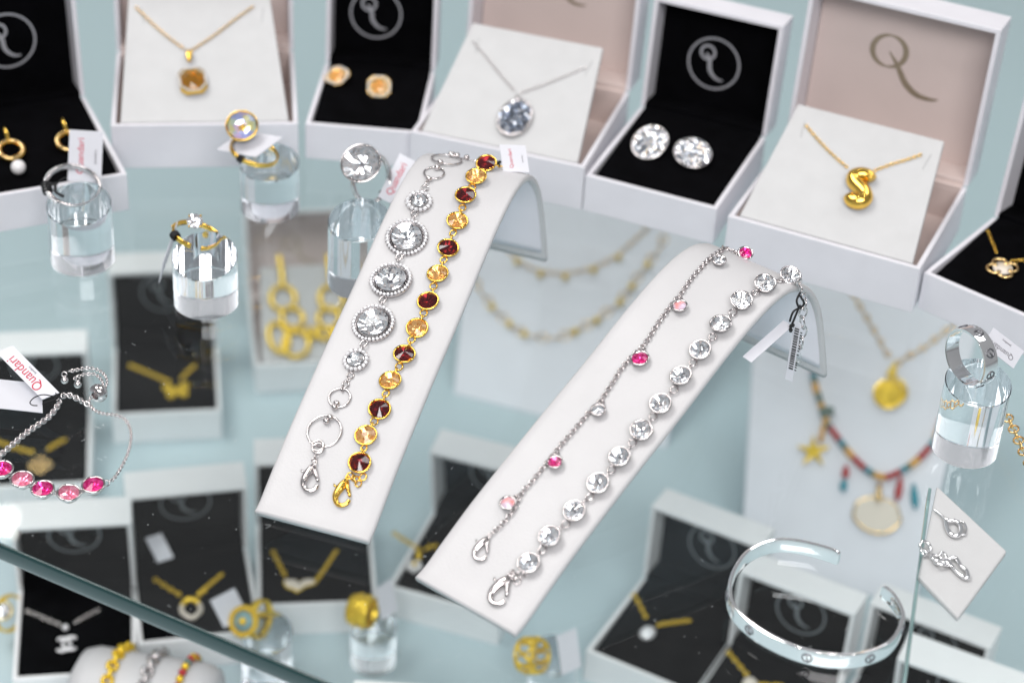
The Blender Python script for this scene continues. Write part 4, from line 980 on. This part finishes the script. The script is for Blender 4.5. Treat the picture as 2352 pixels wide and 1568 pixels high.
for k in range(5): mb.ball(Fq @ RZ(72*k) @ T(.26, 0, 0), .2, 12, 8)
fl = mb.build('pearl_flower', 'pearl', t); mb = MB(); mb.ball(Fq @ T(0, 0, .2), .13, 10, 6); mb.build('gold_centre', 'goldy', fl)
mb = MB(); mb.tube([on(l7, (963, 1262), .2), on(l7, (961, 1284), .2)], .16, 8); mb.build('bail', 'goldy', t)
t = vchain('gold necklace with a silver pear pendant', l8, [(1455, 1362), (1471, 1391), (1487, 1424)], [(1588, 1424), (1545, 1429), (1502, 1436)])
mb = MB(); Fq = bf(l8, (1487, 1456), .1); mb.lathe([(1e-6, 0), (.38, .05), (.42, .15), (.25, .3), (1e-6, .34)], 16, Fq, sy=1.25); mb.build('pear_pendant', 'pave', t)
t = vchain('gold necklace hanging down to the bottom edge below the cuff bangle', l9, [(1671, 1495), (1698, 1526), (1722, 1556)], [(1800, 1572), (1760, 1572), (1734, 1566)])
mb = MB(); mb.ball(bf(l9, (1722, 1572), .15), .42, 14, 8); mb.build('pendant', 'shell', t)
# gold link earrings on the white card of l2
def ring_at(mb, b, p, rx, ry, r_, rz=0, z=.12): mb.torus(bf(b, p, z) @ RZ(rz), rx, r_, 22, 7, 1, ry/rx)
EL = 'gold link drop earrings on the lower shelf'
for k, dx in ((0, 0), (1, 112)):
    t = thing('earring', 'gold drop earring of open links, '+('left one in the lower white box' if k == 0 else 'partly behind the left ramp'), 'earring', bf(l2, (640+dx, 680), .1), EL)
    mb = MB(); mb.tube(smooth_path([on(l2, (x+dx, y), .25) for x, y in ((640, 586), (645, 612), (648, 640), (650, 660))], 4), .16, 8); mb.build('hook', 'goldy', t)
    mb = MB(); ring_at(mb, l2, (650+dx, 685), .72, .85, .16)
    if k == 0:
        ring_at(mb, l2, (672, 730), .62, .72, .15, 20, .2); ring_at(mb, l2, (640, 775), .55, 1.0, .16, 10, .2); ring_at(mb, l2, (680, 790), .75, .85, .15, -10, .2); ring_at(mb, l2, (715, 765), .3, .3, .16, 0, .25)
    else:
        ring_at(mb, l2, (755, 730), .62, .7, .15, -20, .2); ring_at(mb, l2, (745, 765), .35, .4, .16, 0, .2); ring_at(mb, l2, (790, 770), .6, .7, .16, 0, .2)
    mb.build('open_links', 'goldy', t)
# display boards with necklaces
def board(label, bl, br, tr, tl, zt):
    c = [G(bl, LZ+.05), G(br, LZ+.05), G(tr, LZ+zt), G(tl, LZ+zt)]; N = (c[1]-c[0]).cross(c[3]-c[0]).normalized(); c[2] -= N*N.dot(c[2]-c[0])
    x = (c[1]-c[0]).normalized(); y = N.cross(x); t = thing('necklace_board', label, 'display board', frame(c[0], x, y, N), 'pale necklace boards on the lower shelf')
    bev(MB().slab(c, .5).build('panel', 'board', t), .15)
    m_ = (c[2]+c[3])/2-N*.5; ft = Vector((m_.x, m_.y, LZ+.03))+Vector((y.x, y.y, 0)).normalized()*2.5
    s_ = x*1.2; MB().slab([ft-s_, ft+s_, m_+s_-y*1.5, m_-s_-y*1.5], .25).build('prop_leg', 'board', t)
    return dict(P=c[0]+N*.0, N=N, x=x, up=y, t=t)
p1 = board('pale grey necklace board behind the left ramp carrying two fine gold necklaces', (1040, 905), (1530, 1030), (1640, 470), (1090, 380), 9)
p2 = board('pale grey necklace board on the right carrying the medallion and the bead necklaces', (1700, 1290), (2100, 1395), (2275, 640), (1742, 560), 11)
NBd = 'necklaces on the pale display boards'
def bchain(b, t, pts, m, **k): return boxchain(b, t, pts, m, **k)
t = thing('necklace', 'fine gold necklace with small drops, upper of two on the board behind the ramps', 'necklace', bf(p1, (1298, 630), .1), NBd)
bchain(p1, t, [(1130, 540), (1170, 578), (1205, 608), (1241, 622), (1298, 628), (1363, 614), (1420, 585), (1445, 563), (1479, 532), (1510, 500)], 'goldp', pitch=.3, Rl=.11, r=.04)
for p in ((1187, 600), (1241, 630), (1298, 636), (1363, 620), (1420, 591)): mb = MB(); mb.ball(bf(p1, p, .2), .20, 10, 6); mb.build('drop', 'goldy', t)
t = thing('necklace', 'gold link necklace with larger beads, lower of two on the board behind the ramps', 'necklace', bf(p1, (1270, 778), .1), NBd)
bchain(p1, t, [(1060, 600), (1098, 657), (1130, 704), (1170, 744), (1204, 766), (1270, 778), (1320, 761), (1370, 735), (1424, 693), (1451, 657), (1487, 607), (1523, 557), (1530, 520)], 'goldp', pitch=.7, Rl=.26, r=.05)
for p in ((1130, 704), (1170, 744), (1204, 766), (1320, 761), (1370, 735), (1424, 693), (1451, 657), (1487, 607)): mb = MB(); mb.ball(bf(p1, p, .2), .22, 10, 6); mb.build('bead', 'goldy', t)
t = thing('necklace', 'gold necklace with a round medallion on the right display board', 'necklace', bf(p2, (2041, 906), .1), NBd)
bchain(p2, t, [(1945, 640), (1966, 687), (1997, 740), (2025, 790), (2046, 826)], 'goldp', pitch=.4, Rl=.15, r=.05); bchain(p2, t, [(2056, 838), (2085, 818), (2119, 800), (2178, 756), (2230, 715)], 'goldp', pitch=.4, Rl=.15, r=.05)
Fq = bf(p2, (2041, 906), .08); mb = MB(); mb.lathe([(1e-6, 0), (.78, 0), (.84, .08), (.82, .2), (.74, .22), (.70, .14), (1e-6, .17)], 30, Fq); mb.torus(Fq @ T(.18, .2, .12), .72, .10, 26, 7)
md = mb.build('medallion', 'goldy', t, sharp=35); mb = MB(); mb.prism([(-.28, -.35), (.3, -.35), (.08, .5), (-.05, .5)], .2, bf(p2, (2050, 852), .1)); mb.build('bail', 'goldy', t)
t = thing('necklace', 'colourful bead necklace with starfish and shell charms on the right display board', 'necklace', bf(p2, (2003, 1087), .1), NBd)
BP = smooth_path([on(p2, p, .22) for p in ((1868, 850), (1872, 884), (1885, 925), (1897, 965), (1932, 1015), (1966, 1056), (2003, 1086), (2035, 1095), (2072, 1080), (2103, 1059), (2128, 1034), (2150, 1005), (2165, 960))], 6)
for i, X in enumerate(resample(BP, .30)):
    m_ = ('bred', 'byel', 'bred', 'bgrn', 'bred', 'bteal', 'byel')[i*5 % 7] if not (4 < i < 12) else ('bgrn', 'byel', 'bgrn')[i % 3]
    mb = MB(); mb.ball(frame(X, p2['x'], p2['up'], p2['N']), .205, 10, 6); mb.build('bead', m_, t, T(*X))
st = []
for k in range(10):
    a = R(90+36*k+14); r_ = .98 if k % 2 == 0 else .30; st.append((r_*math.cos(a), r_*math.sin(a)))
plate(p2, t, (1868, 1037), st, 'goldy', 1.0, .2, 'starfish_charm')
mb = MB(); mb.tube([on(p2, (1892, 975), .2), on(p2, (1884, 1015), .2)], .12, 8); mb.build('bail', 'byel', t)
mb = MB(); mb.box(-.25, .25, -.22, .22, 0, .35, bf(p2, (1905, 945), .1)); bev(mb.build('dark_bead', 'bgrn', t), .08)
for (p_, q_, m_) in (((1944, 1068), (1941, 1098), 'bred'), ((1940, 1100), (1936, 1128), 'bteal'), ((2070, 1095), (2060, 1150), 'bred'), ((2098, 1110), (2103, 1168), 'bteal')):
    mb = MB(); a, b = on(p2, p_, .2), on(p2, q_, .2); mb.tube([a, a.lerp(b, .35), a.lerp(b, .7), b], [.08, .18, .22, .08], 10); mb.build('drop_bead', m_, t)
Fq = bf(p2, (2014, 1183), .08); shp = [(1.25*math.cos(R(a))*(1+.03*math.cos(R(a*7))), .98*math.sin(R(a))) for a in range(0, 360, 12)]
mb = MB(); mb.prism(shp, .2, Fq); sh = mb.build('shell_charm', 'shell', t); bev(sh, .08)
mb = MB(); mb.tube([Fq @ Vector((x, y, .12)) for x, y in shp], .08, 6, True); mb.tube([on(p2, (2020, 1108), .3), on(p2, (2018, 1150), .35)], [.12, .2], 8); mb.build('gold_rim', 'goldp', sh)
# ring stands on the lower shelf
SG = 'acrylic ring stands on the lower shelf'; RG = 'gold rings on the lower shelf'
sa = cyl_stand('acrylic stand under the turquoise ring at the lower left', (608, 1612), 1.25, 3.2, .6, LZ, group=SG)
sbb = cyl_stand('acrylic stand under the wide gold band at the bottom centre', (852, 1553), 1.15, 2.1, .5, LZ, group=SG)
sc_ = cyl_stand('acrylic stand under the openwork gold ring, below the right ramp', (1262, 1660), 1.2, 3.2, .5, LZ, group=SG)
zt = LZ+4.2
c = G((560, 1426), zt); Fq = fr(c, (-.25, -.70, .66), Z3)
t = thing('ring', 'gold dress ring with a round turquoise face and gold centre, on the lower shelf', 'ring', Fq, RG)
mb = MB(); mb.lathe([(1e-6, -.1), (.72, -.1), (.78, 0), (.74, .1), (.55, .12), (.5, .05), (1e-6, .05)], 28, Fq, sy=1.05)
for k in range(20): mb.ball(Fq @ RZ(18*k) @ T(.68, 0, .12), .1, 8, 5)
fc = mb.build('face_rim', 'goldy', t, sharp=40); mb = MB(); mb.lathe([(1e-6, .03), (.48, .03), (.5, .1), (1e-6, .13)], 24, Fq); mb.build('turquoise_face', 'teal', fc)
mb = MB(); mb.ball(Fq @ T(0, 0, .15), .2, 12, 8); mb.build('gold_centre', 'goldy', fc)
mb = MB(); band(mb, fr(c+Vector((.7, .7, -.5)), (.9, -.3, .2), Z3), .92, .4, .13); mb.build('band', 'goldy', t)
c = G((832, 1402), LZ+3.0); Fq = fr(c, (.92, -.36, .12), Z3)
t = thing('ring', 'very wide domed gold band ring on the bottom centre stand', 'ring', Fq, RG)
mb = MB(); mb.lathe([(.70, -.55), (.76, -.58), (.80, -.50), (.815, 0), (.80, .50), (.76, .58), (.70, .55), (.72, 0), (.70, -.55)], 32, Fq, cap=False)
for a in range(0, 360, 15): mb.ball(Fq @ RZ(a) @ T(.80, 0, .22*(-1)**(a//15)), .11, 6, 4)
mb.build('band', 'goldy', t)
c = G((1222, 1504), LZ+4.2); Fq = fr(c, (.8, -.4, .35), Z3)
t = thing('ring', 'openwork gold ring of beaded scrolls partly behind a tag below the right ramp', 'ring', Fq, RG)
mb = MB()
for z in (-.5, .5): mb.torus(Fq @ T(0, 0, z), .78, .07, 30, 6)
for k in range(9): mb.torus(Fq @ RZ(40*k) @ T(.82, 0, 0) @ RY(90), .3, .07, 14, 6, 1.3, .8)
for k in range(14): mb.ball(Fq @ RZ(25.7*k) @ T(.84, 0, .25*(-1)**k), .12, 8, 5)
mb.build('openwork_band', 'goldy', t)
c = G((12, 1402), LZ+2.2); Fq = fr(c, (-.2, -.7, .7), Z3)
t = thing('ring', 'gold ring with a pale round stone at the left edge, below the glass edge', 'ring', Fq, RG)
mb = MB(); band(mb, fr(c+Vector((0, .6, -.7)), (.8, -.5, .3), Z3), .85, .3, .12); mb.build('band', 'goldy', t); stone(t, Fq, 'table', .42, 'goldy', .25)
TG = 'tags on the lower shelf'
tagz('white tag beside the turquoise ring on the lower shelf', [((514, 1441), LZ+4), ((482, 1378), LZ+5), ((540, 1355), LZ+5.2), ((570, 1412), LZ+4)], txt=False, group=TG)
tagz('small white tag lying on the velvet of the padlock necklace box', [((362, 1292), LZ+4), ((334, 1236), LZ+4.2), ((386, 1243), LZ+4.2), ((399, 1280), LZ+4)], txt=False, group=TG)
tagz('white tag behind the wide gold band ring', [((876, 1425), LZ+3), ((862, 1352), LZ+4), ((905, 1340), LZ+4), ((912, 1400), LZ+3)], txt=False, group=TG)
tagz('white tag behind the openwork gold ring', [((1290, 1550), LZ+4), ((1278, 1460), LZ+5), ((1322, 1470), LZ+5), ((1335, 1530), LZ+4)], txt=False, group=TG)
# bracelet pillow
C0 = G((335, 1625), LZ+2.6); ax = Vector((math.cos(R(-8)), math.sin(R(-8)), 0)); Fq = frame(C0, Z3.cross(ax), Z3, ax)
Fq = frame(C0, Z3, ax.cross(Z3)*-1, ax)
t = thing('bracelet_pillow', 'white cylindrical bracelet pillow in the lower left corner carrying three bracelets', 'display pillow', T(C0.x, C0.y, LZ), None)
mb = MB(); mb.lathe([(1e-6, -3.6), (1.6, -3.55), (2.35, -3.2), (2.55, -2.6), (2.55, 2.6), (2.35, 3.2), (1.6, 3.55), (1e-6, 3.6)], 36, Fq); mb.build('cushion', 'leather', t)
BG = 'bracelets on the white pillow'
for (off, lab, kind) in ((-1.4, 'gold link bracelet, left one on the white pillow', 0), (.3, 'silver link bracelet, middle one on the white pillow', 1), (1.9, 'red, green and gold bracelet, right one on the white pillow', 2)):
    t = thing('bracelet', lab, 'bracelet', Fq @ T(0, 0, off), BG)
    if kind < 2:
        mb = MB(); Pc = [(Fq @ Vector((2.68*math.cos(R(a)), 2.68*math.sin(R(a)), off))) for a in range(0, 361, 6)]; chain(mb, Pc, .42, .24, .10, ax, 1.1, 10, 6); mb.build('links', ('goldy', 'silver')[kind], t)
    else:
        for k in range(40):
            mb = MB(); Xc = Fq @ Vector((2.72*math.cos(R(9*k)), 2.72*math.sin(R(9*k)), off)); mb.ball(T(*Xc), .2, 8, 5); mb.build('bead', ('bred', 'goldy', 'bgrn', 'bred', 'goldy')[k % 5], t, T(*Xc))
